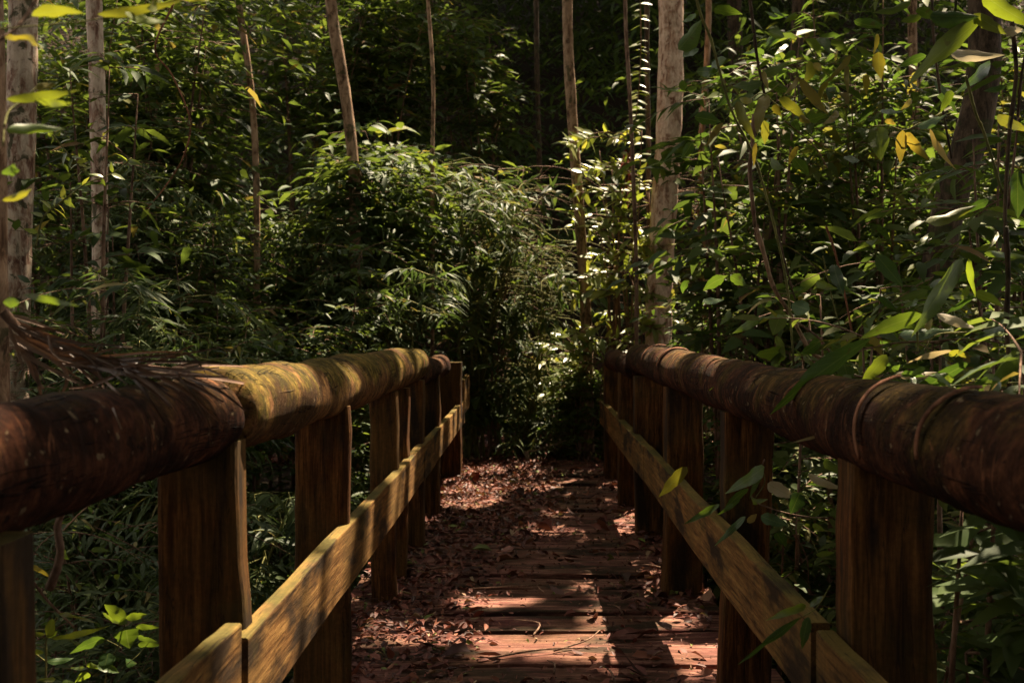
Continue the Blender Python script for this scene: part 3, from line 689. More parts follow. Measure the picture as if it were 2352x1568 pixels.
# ------------------------------------------------------------------ shrubs
KINDS = dict(  # leaf length, half width ratio, droop, shape, leaves per twig, twig length, material
    broad=(.165, .20, .30, 'ovate', 8, .55, 'green'), small=(.080, .22, .25, 'ovate', 13, .45, 'olive'), bamboo=(.150, .075, .45, 'lance', 10, .5, 'bamboo'),
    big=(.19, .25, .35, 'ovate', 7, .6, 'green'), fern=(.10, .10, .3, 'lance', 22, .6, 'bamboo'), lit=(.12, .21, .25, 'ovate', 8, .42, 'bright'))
def thin(gl, nk=None):
    """leave out leaf clusters that hang in the sun's way to the lit spots"""
    o = Geo()
    for V, L, T, C, off in zip(gl.V, gl.L, gl.T, gl.C, np.cumsum([0] + [len(v) for v in gl.V[:-1]])):
        n = len(V) // 8
        k = sunlit_keep(V.reshape(n, 8, 3).mean(1), np.full(n, .03), .4, nk or NKEY)
        if k.any():
            m = k.sum(); l1 = L[:len(L) // n] - off
            o.add(V.reshape(n, 8, 3)[k].reshape(-1, 3), (l1[None] + np.arange(m)[:, None] * 8).ravel(), np.tile(T[:len(T) // n], m), C.reshape(n, 8, 3)[k].reshape(-1, 3))
    return o
def clear_bridge(p, L):
    return ~((np.abs(p[:, 0]) < np.where(p[:, 2] > 1.8, -.5, np.where(p[:, 2] > 1.25, .50, .88)) + L * .5) & (p[:, 1] < 9.1 + L * .5) & (p[:, 1] > 0) & (p[:, 2] > -.5))
def shrub(u, vtop, Z, R, kind, label, name=None, n=None, seed=None, lo=.12, mat=None, cat='shrub', group=None, sparse=1.):
    L0, W, dr, shp, per, tl, mt = KINDS[kind]
    top = P(u, vtop, Z); x, y = top[0], top[1]; g0 = float(gz(x, y)); H = max(.5, top[2] - g0)
    nm = name or dict(broad='leafy_shrub', small='fine_leaved_shrub', bamboo='bamboo_clump', big='broad_leaved_plant', fern='fern', lit='sunlit_shrub')[kind]
    root = thing(nm, label, cat, (x, y, g0), group)
    gs = Geo(); gl = Geo()
    ns = 9 if kind == 'bamboo' else 6
    NT = n or int(sparse * (150 if kind in ('broad', 'big') else 230) * min(2.2, (R * H) ** .75))
    stems = []
    for s in range(ns):
        an = rng.uniform(0, 2 * math.pi); rr = R * rng.uniform(.15, .8)
        hh = H * rng.uniform(.7, 1.0) if s else H * .98
        e = np.array([x + rr * math.cos(an), y + rr * math.sin(an) * (.8 if kind != 'lit' else .12), g0 + hh])
        b = np.array([x + rng.normal(0, .08), y + rng.normal(0, .08 if kind != 'lit' else .02), g0 - .05])
        mid_ = b * .45 + e * .55; mid_[2] += .12 * H; mid_[:2] += rng.normal(0, .06, 2)
        pth = catmull([b, mid_, e], 16)
        if not clear_bridge(pth, np.full(len(pth), .0)).all(): continue
        stems.append(pth); tube(gs, pth, np.linspace(.010 + .0025 * H, .003, 16), 6, .03)
    if not stems: stems = [catmull([(x, y, g0), top], 16)]
    for _ in range(NT):
        st = stems[rng.integers(len(stems))]; f = lo + (1 - lo) * rng.random() ** .75
        b = st[min(15, int(f * 15.99))]
        an = rng.uniform(0, 2 * math.pi); l = tl * rng.uniform(.55, 1.25) * min(1.2, .6 + .5 * R)
        d = np.array([math.cos(an), math.sin(an), rng.uniform(-.05, .55)])
        out = unit(np.array([b[0] - x, b[1] - y, 0]) + 1e-6); d[:2] += out[:2] * .4; d[1] *= 1 if kind != 'lit' else .22; d = unit(d)
        m_ = per; t = (np.arange(m_) + .6) / m_
        sag = rng.uniform(.1, .55)
        pp = b + d * (t * l)[:, None] - np.array([0, 0, 1]) * (sag * l * t ** 2)[:, None]
        if kind == 'bamboo' or kind == 'lit': t2 = .45 + .55 * t; pp = b + d * (t2 * l)[:, None] - np.array([0, 0, 1]) * (sag * l * t2 ** 2)[:, None]
        side = unit(np.cross(d, [0, 0, 1])); sg = np.where(np.arange(m_) % 2, 1., -1.)
        aa = d * (.55 if kind != 'fern' else .25) + side * (sg * rng.uniform(.5, 1.1))[:, None] + rng.normal(0, .22, (m_, 3)); aa[:, 2] -= .25 * rng.random(m_) + (.25 if kind == 'bamboo' else 0)
        L = L0 * rng.uniform(.55, 1.2, m_) * (1 - .35 * t if kind == 'fern' else 1)
        k = clear_bridge(pp, L)
        if not k.any(): continue
        nrm = unit(np.stack([rng.normal(0, .38, m_), rng.normal(-.1 if kind != 'lit' else -.7, .38, m_), np.ones(m_)], -1))
        if kind == 'lit': nrm = unit(rng.normal(0, .3, (m_, 3)) + np.array([.24, -.56, .78]))  # leaf faces tilted to glint the sun towards the camera
        base = np.clip(rng.beta(2, 2.6) + rng.normal(0, .12, m_), 0, 1); base = np.where(rng.random(m_) < .02, 1., np.minimum(base, .93))
        leaves(gl, pp[k], aa[k], nrm[k], L[k], W * rng.uniform(.8, 1.2), base[k], shp, 3, dr * rng.uniform(.4, 1.5), .25)
        if rng.random() < .6:
            q = np.vstack([b, pp]); q = q[:: max(1, len(q) // 5)]
            if clear_bridge(q, np.zeros(len(q))).all(): tube(gs, q, np.linspace(.004, .0012, len(q)), 4, 0, False)
    if kind != 'lit': gl = thin(gl)
    gs.build('stem', MAT['stem_brown'] if kind != 'bamboo' else MAT['stem_green'], root)
    gl.build('foliage', mat or MAT[mt], root, co=True)
    return root

S = shrub
# left bank
S(110, -60, 7.4, .9, 'broad', 'tall leafy shrub between the two pale trunks')
S(330, -80, 7.8, 1.05, 'broad', 'tall leafy shrub right of the second pale trunk')
S(450, 60, 7.9, .55, 'broad', 'leafy shrub bordering the left side of the dark hollow')
S(120, 330, 6.6, .8, 'fern', 'feathery plant behind the pale tree trunk', name='feathery_shrub')
S(300, 400, 6.9, .85, 'bamboo', 'bamboo like clump below the tall left shrubs')
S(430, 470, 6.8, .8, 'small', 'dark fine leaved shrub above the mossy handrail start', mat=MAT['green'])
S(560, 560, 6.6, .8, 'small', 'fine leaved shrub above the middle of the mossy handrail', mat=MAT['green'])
S(130, 640, 5.4, .7, 'fern', 'low feathery plant behind the dry palm frond', name='feathery_shrub')
S(330, 640, 5.6, .7, 'bamboo', 'dark bamboo like plant just above the dry palm frond')
S(260, -60, 9.6, 1.1, 'broad', 'tall dark leafy shrub deep behind the second pale trunk')
S(430, -70, 10.6, 1.2, 'broad', 'tall dark leafy shrub deep behind the kinked thin trunk')
S(690, -60, 11.2, 1.1, 'broad', 'tall dark leafy shrub behind the leaning mossy trunk', lo=.35)
S(880, -60, 11.6, 1.0, 'broad', 'tall leafy shrub behind the thin tan sapling', lo=.4)
S(1130, -40, 12.4, 1.0, 'broad', 'faint leafy shrub behind the dark straight trunk', lo=.3)
S(225, 120, 5.6, .35, 'broad', 'loose leafy shoots crossing the second pale trunk', n=46, lo=.35)
# centre
S(660, 420, 8.2, .75, 'broad', 'leafy shrub at the left foot of the central mound')
S(830, 350, 8.5, .85, 'broad', 'leafy shrub below the leaning mossy trunk')
S(1000, 285, 9.6, .9, 'big', 'broad leaved shrub crowning the central mound')
S(1130, 370, 9.8, .7, 'broad', 'leafy shrub on the right shoulder of the central mound')
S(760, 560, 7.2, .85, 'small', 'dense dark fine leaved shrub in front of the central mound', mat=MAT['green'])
S(960, 440, 7.9, 1.1, 'bamboo', 'bamboo clump with sunlit tips at the front of the mound', n=420)
S(1075, 370, 9.5, .9, 'bamboo', 'tall bamboo clump right of the one with sunlit tips', n=420)
S(1215, 520, 9.9, .8, 'bamboo', 'bamboo clump overhanging the end of the path', n=380)
S(1010, 640, 7.0, .45, 'bamboo', 'bamboo shoots drooping over the far end of the left handrail', n=110, lo=.4)
S(1195, 800, 10.0, .5, 'bamboo', 'low bamboo closing the path end')
S(1100, 860, 9.9, .35, 'fern', 'small fern left of the path end'); S(1330, 900, 9.9, .4, 'fern', 'small fern right of the path end')
# right
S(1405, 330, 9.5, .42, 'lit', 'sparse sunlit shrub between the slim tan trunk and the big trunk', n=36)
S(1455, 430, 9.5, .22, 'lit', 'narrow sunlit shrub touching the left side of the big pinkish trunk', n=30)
S(1655, 330, 9.9, .7, 'broad', 'leafy shrub right of the big pinkish trunk', mat=MAT['olive'])
S(1860, 420, 7.6, .7, 'small', 'fine leaved shrub behind the yellowing leaves')
S(1930, 180, 8.0, .9, 'broad', 'tall leafy shrub left of the crooked trunk', mat=MAT['olive'])
S(2090, 420, 7.0, .8, 'small', 'fine leaved shrub directly behind the crooked trunk')
S(2310, 40, 7.2, .9, 'broad', 'tall leafy shrub at the right edge behind the crooked trunk', mat=MAT['olive'])
S(2290, 560, 5.6, .7, 'small', 'fine leaved shrub at the right edge above the handrail')
S(1730, 560, 6.6, .42, 'small', 'fine leaved shrub behind the near end of the sunlit bark band')
S(1850, 640, 6.2, .75, 'small', 'fine leaved shrub behind the bent brown branch')
S(2060, 660, 5.4, .6, 'broad', 'leafy shrub between the bent branch and crooked trunk', mat=MAT['olive'])
S(2290, 200, 4.3, .55, 'broad', 'broad leaved shrub at the right edge behind the long dark stems', n=120)
S(2140, 560, 4.4, .5, 'broad', 'broad leaved shrub in front of the crooked trunk foot', n=110)
S(1960, 640, 4.6, .45, 'small', 'broad leaved shrub behind the bent branch above the right handrail', n=100)
S(2330, 640, 3.4, .45, 'small', 'dark broad leaved shrub crowding the right edge over the handrail', n=110)
S(1720, 40, 6.3, .5, 'big', 'tall broad leaved shrub above the third right post', n=60, lo=.5)
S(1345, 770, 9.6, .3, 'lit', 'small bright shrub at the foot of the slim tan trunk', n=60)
S(2010, 720, 3.2, .36, 'small', 'leafy shrub leaning on the right handrail beside the bent branch', n=110, lo=.45)
S(2250, 740, 2.35, .34, 'broad', 'leafy shrub spilling over the near right handrail', n=110, lo=.5)
S(1790, 790, 4.2, .32, 'small', 'low leafy shrub spilling over the middle of the right handrail', n=90, lo=.5)
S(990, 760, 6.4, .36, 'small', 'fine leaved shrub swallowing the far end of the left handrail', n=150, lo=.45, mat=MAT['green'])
S(1690, 120, 6.4, .6, 'broad', 'yellow green leafy shrub behind the leaning light stem', n=130, lo=.3, mat=MAT['olive'])
S(2020, -30, 6.6, .8, 'broad', 'tall yellow green shrub before the narrow pale brown trunk', n=150, lo=.3, mat=MAT['olive'])
S(1840, -60, 8.8, .9, 'broad', 'tall leafy shrub before the reddish trunk', n=150, lo=.3, mat=MAT['olive'])
S(1350, 800, 9.3, .3, 'small', 'fine leaved shrub hiding the foot of the slim tan trunk', n=170)
# below the handrails
S(610, 990, 5.0, .55, 'bamboo', 'bamboo plant seen between the two nearest full left posts')
S(480, 1120, 4.3, .5, 'fern', 'dark fern hidden behind the nearest full left post')
S(200, 1170, 3.9, .55, 'fern', 'dark feathery plant under the left handrail'); S(760, 1050, 5.9, .5, 'bamboo', 'bamboo plant behind the second full left post')
S(1850, 1050, 4.6, .5, 'small', 'fine leaved plant between the right posts', mat=MAT['green'])
S(2260, 1180, 3.4, .5, 'broad', 'dark broad leaved plant under the near end of the right handrail')
S(1650, 960, 6.2, .5, 'broad', 'leafy plant glimpsed beside the third right post')
S(1340, 930, 9.4, .35, 'small', 'low shrub beyond the far right post')

# leafy boughs of the far slope plus an added light-blocking wall behind the camera: countless, one mass
g = Geo(); N = 17500
x = rng.uniform(-20, 20, N); y = rng.uniform(11., 37, N); k = np.abs(x) < 2.5 + .62 * y; x, y = x[k], y[k]
pu = U0 + x * F / y
hmax = 1.2 + 4.2 * (.5 + .5 * np.sin(.9 * x + .35 * y + 1.1) * np.cos(.55 * y - .4 * x)) 
hgt = rng.random(len(x)) ** 1.2 * hmax
hol = ((pu > 500) & (pu < 800)) | ((pu > 900) & (pu < 1330))
hgt = np.where(hol & (y < 19), hgt * .25, hgt)
xb = rng.uniform(-10, 10, 14000); yb = rng.uniform(-6, -2.2, 14000); xb[:700] = rng.uniform(-7, -4, 700); yb[:700] = rng.uniform(-3, 1, 700); xb[700:1400] = rng.uniform(4, 7, 700); yb[700:1400] = rng.uniform(-3, 1, 700)  # added unseen leaf wall behind the camera, holds back sky light
x = np.concatenate([x, xb]); y = np.concatenate([y, yb]); hgt = np.concatenate([hgt, rng.uniform(0, 9., 14000)])
per = 7
p0 = np.stack([x, y, gz(x, y) + .1 + hgt], -1); an = rng.uniform(0, 2 * math.pi, len(x))
d = np.stack([np.cos(an), np.sin(an), rng.uniform(-.3, .3, len(x))], -1); sd = np.stack([-np.sin(an), np.cos(an), 0 * an], -1)
for q in range(per):
    pp = p0 + d * (.09 * q) - np.array([0, 0, .008 * q * q]); a_ = d * .6 + sd * (1. if q % 2 else -1.) * .9 + rng.normal(0, .25, d.shape); a_[:, 2] -= .2
    nr = unit(np.stack([rng.normal(0, .4, len(x)), rng.normal(-.15, .4, len(x)), np.ones(len(x))], -1))
    leaves(g, pp, a_, nr, rng.uniform(.13, .27, len(x)), rng.uniform(.16, .22), np.minimum(rng.beta(2, 3, len(x)), .9), 'ovate', 3, .3, .2)
g = thin(g)
tag(g.build('undergrowth', MAT['green'], None, co=True), 'dense dark undergrowth on the shaded forest hillside, with an added unseen leaf wall blocking light', 'undergrowth', None, 'stuff')

# climber with sunlit leaves on the stem left of the big trunk
def along(g, path, n, L, W, rnd, shape='ovate', droop=.3, facing=.6, spread=1., glint=False):
    pth = catmull(path, 60); T = unit(np.gradient(pth, axis=0))
    ix = np.sort(rng.integers(0, 60, n)); p = pth[ix]; t = T[ix]
    sd = unit(np.cross(t, unit(p - np.array([0, 0, EYE])))); sg = np.where(np.arange(n) % 2, 1., -1.)[:, None]
    a = sd * sg * spread + t * .3 + rng.normal(0, .35, (n, 3)); a[:, 2] -= .2
    nr = unit(rng.normal(0, .45, (n, 3)) + np.array([0, -facing, .8]))
    if glint:   # blades tilted so their gloss throws sun glints at the camera
        a[:, 2] = a[:, 2] * .35; a[:, 1] -= .25; nr = unit(rng.normal(0, .26, (n, 3)) + np.array([.24, -.56, .78])); droop = .12
    leaves(g, p, a, nr, L * rng.uniform(.6, 1.25, n), W, np.clip(rng.uniform(*rnd, n), 0, 1), shape, 3, droop, .2)
def vine(name, label, paths, nl, L, mat, stemmat, r=.006, W=.26, rnd=(0, 1), cat='climber', stem_name='stem', glint=False, shape='ovate'):
    root = thing(name, label, cat, tuple(paths[0][-1])); gs = Geo(); gl = Geo()
    for q in paths:
        pth = catmull(q, 40); tube(gs, pth, np.linspace(r, r * .5, 40), 6, .03); along(gl, q, nl, L, W, rnd, shape, glint=glint)
    if shape == 'lance': gl = thin(gl, NDECK)
    gs.build(stem_name, stemmat, root); gl.build('foliage', mat, root, co=True); return root
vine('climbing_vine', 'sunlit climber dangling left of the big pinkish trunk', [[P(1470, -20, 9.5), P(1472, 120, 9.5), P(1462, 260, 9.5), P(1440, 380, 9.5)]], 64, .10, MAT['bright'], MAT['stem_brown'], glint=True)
br = []
for k_ in range(17):
    v0 = 320 + 30 * k_ + rng.normal(0, 8); u0 = 1468 + rng.normal(0, 12) - .02 * (v0 - 320); sgn = -1 if rng.random() < .72 else 1; l_ = rng.uniform(70, 175) if sgn < 0 else rng.uniform(30, 70); z_ = rng.uniform(9.12, 9.3)
    br.append([P(u0, v0, 9.3), P(u0 + sgn * l_ * .5, v0 - rng.uniform(-5, 25), z_), P(u0 + sgn * l_, v0 + rng.uniform(0, 30), z_)])
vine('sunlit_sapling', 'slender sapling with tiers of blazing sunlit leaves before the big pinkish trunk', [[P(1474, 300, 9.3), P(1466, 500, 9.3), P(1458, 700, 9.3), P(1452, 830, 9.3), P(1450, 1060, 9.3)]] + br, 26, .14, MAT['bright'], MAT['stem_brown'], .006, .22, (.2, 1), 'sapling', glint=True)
br = []
for k_ in range(15):
    u0 = rng.uniform(1070, 1300); v0 = rng.uniform(430, 700); du = rng.normal(-15, 45)
    br.append([P(u0, v0, 9.7), P(u0 + du * .5, v0 - 10, 9.35), P(u0 + du, v0 + rng.uniform(40, 90), 9.15), P(u0 + du * 1.25, v0 + rng.uniform(110, 190), 9.12)])
vine('bamboo_clump', 'airy bamboo with drooping light green tips over the end of the path', [[P(1185, 470, 9.8), P(1190, 700, 9.8), P(1192, 1080, 9.8)]] + br, 40, .17, MAT['bamboo'], MAT['stem_green'], .005, .085, (.3, .95), 'bamboo', shape='lance')
vine('arching_vine', 'thin arching vine with small sunlit leaves in front of the left shrubs', [[P(*C1(240, 1700), 4.4), P(*C1(290, 1500), 4.4), P(*C1(380, 1410), 4.4), P(*C1(500, 1320), 4.4), P(*C1(600, 1250), 4.4), P(*C1(760, 1190), 4.4), P(*C1(900, 1080), 4.4)]], 22, .06, MAT['bright'], MAT['stem_green'], .004)
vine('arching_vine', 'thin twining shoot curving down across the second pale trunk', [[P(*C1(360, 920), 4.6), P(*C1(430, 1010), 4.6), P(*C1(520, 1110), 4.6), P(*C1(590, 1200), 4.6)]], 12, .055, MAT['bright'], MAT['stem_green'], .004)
vine('hanging_liana', 'bare reddish liana hanging before the left shrubs', [[P(*C1(1190, 20), 5.5), P(*C1(1060, 330), 5.5), P(*C1(1180, 520), 5.5), P(*C1(1300, 830), 5.5), P(*C1(1250, 1080), 5.5), P(*C1(1120, 1290), 5.5), P(*C1(1000, 1430), 5.5)]], 4, .05, MAT['olive'], MAT['peel'], .006)
# dry russet bunch hanging by the sunlit leaves
root = thing('dry_leaf_bunch', 'russet bunch of dead leaves hanging left of the big pinkish trunk', 'dead leaves', tuple(P(1440, 400, 9.5)))
g = Geo(); n = 46; q = np.stack([P(1441 + rng.normal(0, 6), rng.uniform(340, 450), 9.5 + rng.normal(0, .03)) for _ in range(n)])
leaves(g, q, np.stack([rng.normal(0, .25, n), rng.normal(0, .25, n), -np.ones(n)], -1), rng.normal(0, 1, (n, 3)), rng.uniform(.06, .16, n), .16, rng.random(n), 'lance', 3, .2, .4)
g.build('leaves', MAT['russet'], root, co=True)
# pale broken stick at the path end
root = thing('broken_stick', 'pale broken stick standing at the end of the path', 'stick', tuple(P(1212, 1075, 9.3)))
g = Geo(); b_ = P(1210, 1078, 9.25); tube(g, catmull([b_ - (0, 0, .08), b_ + (.005, 0, .08), b_ + (0, 0, .17)], 10), np.linspace(.017, .02, 10), 8, .06)
tube(g, catmull([b_ + (0, 0, .165), b_ + (.12, 0, .185), b_ + (.36, .05, .26)], 8), np.linspace(.011, .004, 8), 6, .05)
g.build('stick', MAT['husk'], root)

# ------------------------------------------------------------------ large leaves close to the camera
def hero(g, cf, x0, y0, x1, y1, w, Z, rnd, roll=None, dz=None, bow=0., shape='ovate', droop=.15):
    dz = rng.normal(0, .06) if dz is None else dz
    a = P(*cf(x0, y0), Z); b = P(*cf(x1, y1), Z + dz); d = b - a; L = np.linalg.norm(d)
    view = unit(a - np.array([0, 0, EYE])); s = unit(np.cross(d, view)); nrm = unit(np.cross(s, d))
    if nrm[2] < 0 and abs(nrm[2]) > .2: nrm = -nrm
    r = rng.uniform(-.7, .7) if roll is None else roll
    s2 = unit(np.cross(nrm, d)); n2 = nrm * math.cos(r) + s2 * math.sin(r)
    hw = w * .3359 * Z / F * .5 / max(.45, math.cos(r)) / L
    leaves(g, a[None], d[None], n2[None], L, min(hw, .6), rnd, shape, 12, droop * rng.uniform(.2, 1.6), rng.uniform(.15, .45), rng.normal(0, .35))
def more(cf, n, box, Z, wr, lr, rr, keep_off=()):
    out = []
    while len(out) < n:
        x, y = rng.uniform(box[0], box[2]), rng.uniform(box[1], box[3])
        an = rng.uniform(-.5, 1.2) if rng.random() < .5 else math.pi - rng.uniform(-.5, 1.2)
        l = rng.uniform(*lr)
        out.append((cf, x, y, x + l * math.cos(an), y + l * math.sin(an) * .8, l * rng.uniform(*wr), Z + rng.uniform(-.35, .5), rng.uniform(*rr)))
    return out
def plant(name, label, base, stems, lf, cat='plant', mat='hero'):
    root = thing(name, label, cat, base); gl = Geo()
    for cf, pts, w, Z, sm in stems:
        q = [P(*cf(*p), Z + .02 * i) for i, p in enumerate(pts)]
        pth = catmull(q, 30); gg = Geo()
        r = w * .3359 * Z / F / 2
        kn = 1 + .25 * (np.abs(np.sin(np.linspace(0, len(pts) * 2.2, 30))) > .97)
        tube(gg, pth, r * kn * np.linspace(1.05, .85, 30), 10, .03); gg.build('stem', MAT[sm], root)
    for q in lf: hero(gl, *q)
    gl.build('leaves', MAT[mat], root, co=True)
    return root

Z = 1.40
plant('leafy_branch', 'yellow green leafy branch entering at the upper left corner', tuple(P(0, 70, Z)),
  [(C1, [(-60, 205), (200, 182), (500, 155), (830, 108)], 11, Z, 'stem_green'), (C1, [(-40, 290), (80, 220), (170, 120), (255, -20)], 28, Z + .1, 'stem_brown'), (C1, [(30, 860), (60, 760), (150, 690), (260, 590)], 14, Z, 'stem_green'), (C1, [(20, 1000), (30, 860)], 10, Z, 'stem_green')],
  [(C1, 215, 110, 575, 0, 110, Z, .70), (C1, 665, 100, 1250, 78, 88, Z, .72), (C1, 1000, 60, 1165, -20, 90, Z, .66), (C1, 860, 95, 1045, 178, 70, Z, .62), (C1, 1240, -12, 1470, 22, 40, Z, .70),
   (C1, 30, 255, 445, 262, 60, Z, .80), (C1, 245, 585, 385, 598, 66, Z, .80), (C1, 40, 680, 575, 655, 88, Z, .66), (C1, 230, 690, 560, 740, 66, Z, .64), (C1, 40, 890, 412, 855, 90, Z, .50),
   (C1, 10, 1190, 238, 1150, 80, Z, .38), (C1, 15, 1372, 255, 1318, 62, Z, .74), (C4, 20, 500, 145, 500, 90, Z, .42), (C4, 160, 445, 568, 532, 62, Z, .5), (C1, 0, 150, 120, 195, 60, Z, .45)], 'branch')
Z = 3.2
plant('yellowing_plant', 'leaning plant with yellowing drooping leaves above the right handrail', tuple(P(1800, 860, Z)),
  [(C3, [(80, -60), (130, 120), (200, 290), (320, 720), (470, 1030), (560, 1300), (640, 1600), (720, 2000), (760, 2500)], 18, Z, 'stem_green'), (C3, [(820, 250), (960, 440), (1150, 380), (1240, 500)], 7, Z, 'stem_green'), (C3, [(560, 650), (760, 510), (800, 540)], 6, Z, 'stem_green'),
   (C3, [(330, 740), (450, 690), (540, 640), (650, 720), (800, 800)], 7, Z, 'stem_green'), (C3, [(1240, 870), (1400, 860), (1520, 890), (1640, 840), (1710, 900)], 8, Z, 'stem_green'), (C3, [(700, 830), (900, 1000), (990, 1150)], 8, Z, 'stem_brown')],
  [(C3, 1330, 230, 1335, 370, 40, Z, .80, .3), (C3, 1340, 355, 1330, 540, 112, Z, .80, .2), (C3, 1150, 380, 1030, 555, 56, Z, .80), (C3, 1130, 450, 1085, 615, 46, Z, .80), (C3, 875, 420, 860, 575, 90, Z, .70), (C3, 890, 445, 975, 480, 66, Z, .82),
   (C3, 800, 535, 975, 810, 88, Z, .84, .3), (C3, 995, 560, 900, 690, 56, Z, .78), (C3, 550, 485, 582, 615, 46, Z, .84), (C3, 790, 530, 738, 660, 46, Z, .84), (C3, 585, 650, 435, 860, 96, Z, .80), (C3, 275, 840, 148, 980, 56, Z, .84),
   (C3, 785, 1000, 740, 1120, 56, Z, .85), (C3, 500, 975, 482, 1140, 42, Z, .84), (C3, 1505, 890, 1488, 1120, 96, Z, .86, .2), (C3, 1530, 905, 1640, 1110, 90, Z, .86, .2), (C3, 1320, 870, 1385, 1080, 180, Z, .55, .1), (C3, 1250, 515, 1272, 595, 66, Z, .82),
   (C3, 1565, 680, 1515, 745, 46, Z, .82), (C3, 620, 720, 670, 790, 70, Z, .80), (C3, 375, 690, 440, 950, 90, Z, .72), (C3, 560, 825, 548, 975, 80, Z, .74), (C3, 1690, 880, 1790, 1190, 52, Z, .93), (C3, 660, 670, 850, 780, 90, Z, .72), (C3, 480, 690, 350, 690, 60, Z, .76),
   (C3, 800, 790, 870, 850, 60, Z, .8), (C3, 1060, 760, 1040, 860, 60, Z, .82), (C3, 1380, 830, 1470, 840, 50, Z, .88)])
plant('green_sapling', 'green leaved sapling behind the leaning yellowing plant', tuple(P(1760, 900, 3.7)),
  [(C3, [(455, -40), (480, 160), (510, 400), (560, 650)], 22, 3.7, 'bark_dark'), (C3, [(490, 780), (475, 1000), (460, 1180), (485, 1450), (505, 1600), (560, 1750)], 30, 3.7, 'stem_brown'), (C6, [(505, -10), (560, 180), (620, 390), (730, 570), (800, 700), (880, 840), (1000, 900), (1120, 990), (1240, 1095)], 28, 3.6, 'bark_tan'),
   (C6, [(790, 640), (930, 740), (1010, 845)], 15, 3.6, 'stem_brown'), (C6, [(1130, 985), (1250, 1010), (1330, 1000)], 12, 3.6, 'stem_brown'), (C6, [(640, -20), (720, 300), (770, 480)], 12, 3.8, 'bark_dark'), (C6, [(960, 180), (990, 330), (1040, 540), (1085, 690)], 9, 3.8, 'stem_green'), (C6, [(980, -20), (1040, 150), (1110, 450), (1160, 720)], 16, 4.2, 'peel')],
  [(C3, 540, 505, 735, 455, 86, 3.7, .50), (C3, 545, 560, 315, 625, 96, 3.7, .42), (C3, 580, 575, 745, 630, 80, 3.7, .40), (C3, 80, 800, 265, 830, 115, 3.7, .22), (C3, 95, 490, 265, 505, 86, 3.7, .28), (C3, 585, 215, 705, 245, 86, 3.7, .48), (C3, 395, 310, 485, 225, 60, 3.7, .42),
   (C3, -30, 340, 150, 150, 150, 3.5, .42), (C3, 215, 60, 375, 112, 96, 3.5, .40), (C3, 300, 400, 130, 480, 90, 3.7, .3), (C3, 60, 980, 10, 1090, 90, 3.7, .25), (C3, 760, 1080, 850, 1200, 100, 3.7, .3), (C3, 600, 1100, 690, 1160, 80, 3.7, .5),
   (C6, 680, 545, 618, 730, 160, 3.6, .52, .2), (C6, 745, 510, 885, 560, 145, 3.6, .36, .2), (C6, 525, 600, 368, 715, 80, 3.6, .42), (C6, 325, 320, 435, 385, 100, 3.7, .40), (C6, 285, 330, 125, 380, 100, 3.7, .38), (C6, 915, 355, 1035, 425, 76, 3.7, .56), (C6, 1030, 240, 1075, 425, 115, 3.7, .10, .2),
   (C6, 1325, 175, 1505, 390, 140, 3.7, .30, .2), (C6, 640, 725, 705, 880, 70, 3.6, .6), (C6, 690, 840, 495, 830, 120, 3.6, .48), (C6, 700, 850, 600, 960, 100, 3.6, .45), (C6, 990, 765, 1170, 860, 110, 3.6, .42), (C6, 940, 760, 830, 860, 110, 3.6, .35), (C6, 900, 620, 990, 650, 70, 3.6, .4),
   (C6, 1100, 900, 1130, 1050, 150, 3.6, .42, .2), (C6, 430, 880, 205, 1115, 30, 3.4, .6), (C6, 850, 960, 890, 1020, 70, 3.6, .2)] + more(C3, 20, (20, 40, 900, 900), 3.9, (.36, .55), (80, 170), (.1, .5)) + more(C6, 24, (20, 60, 1250, 900), 4.1, (.4, .6), (60, 140), (.1, .55)))
Z = 2.7
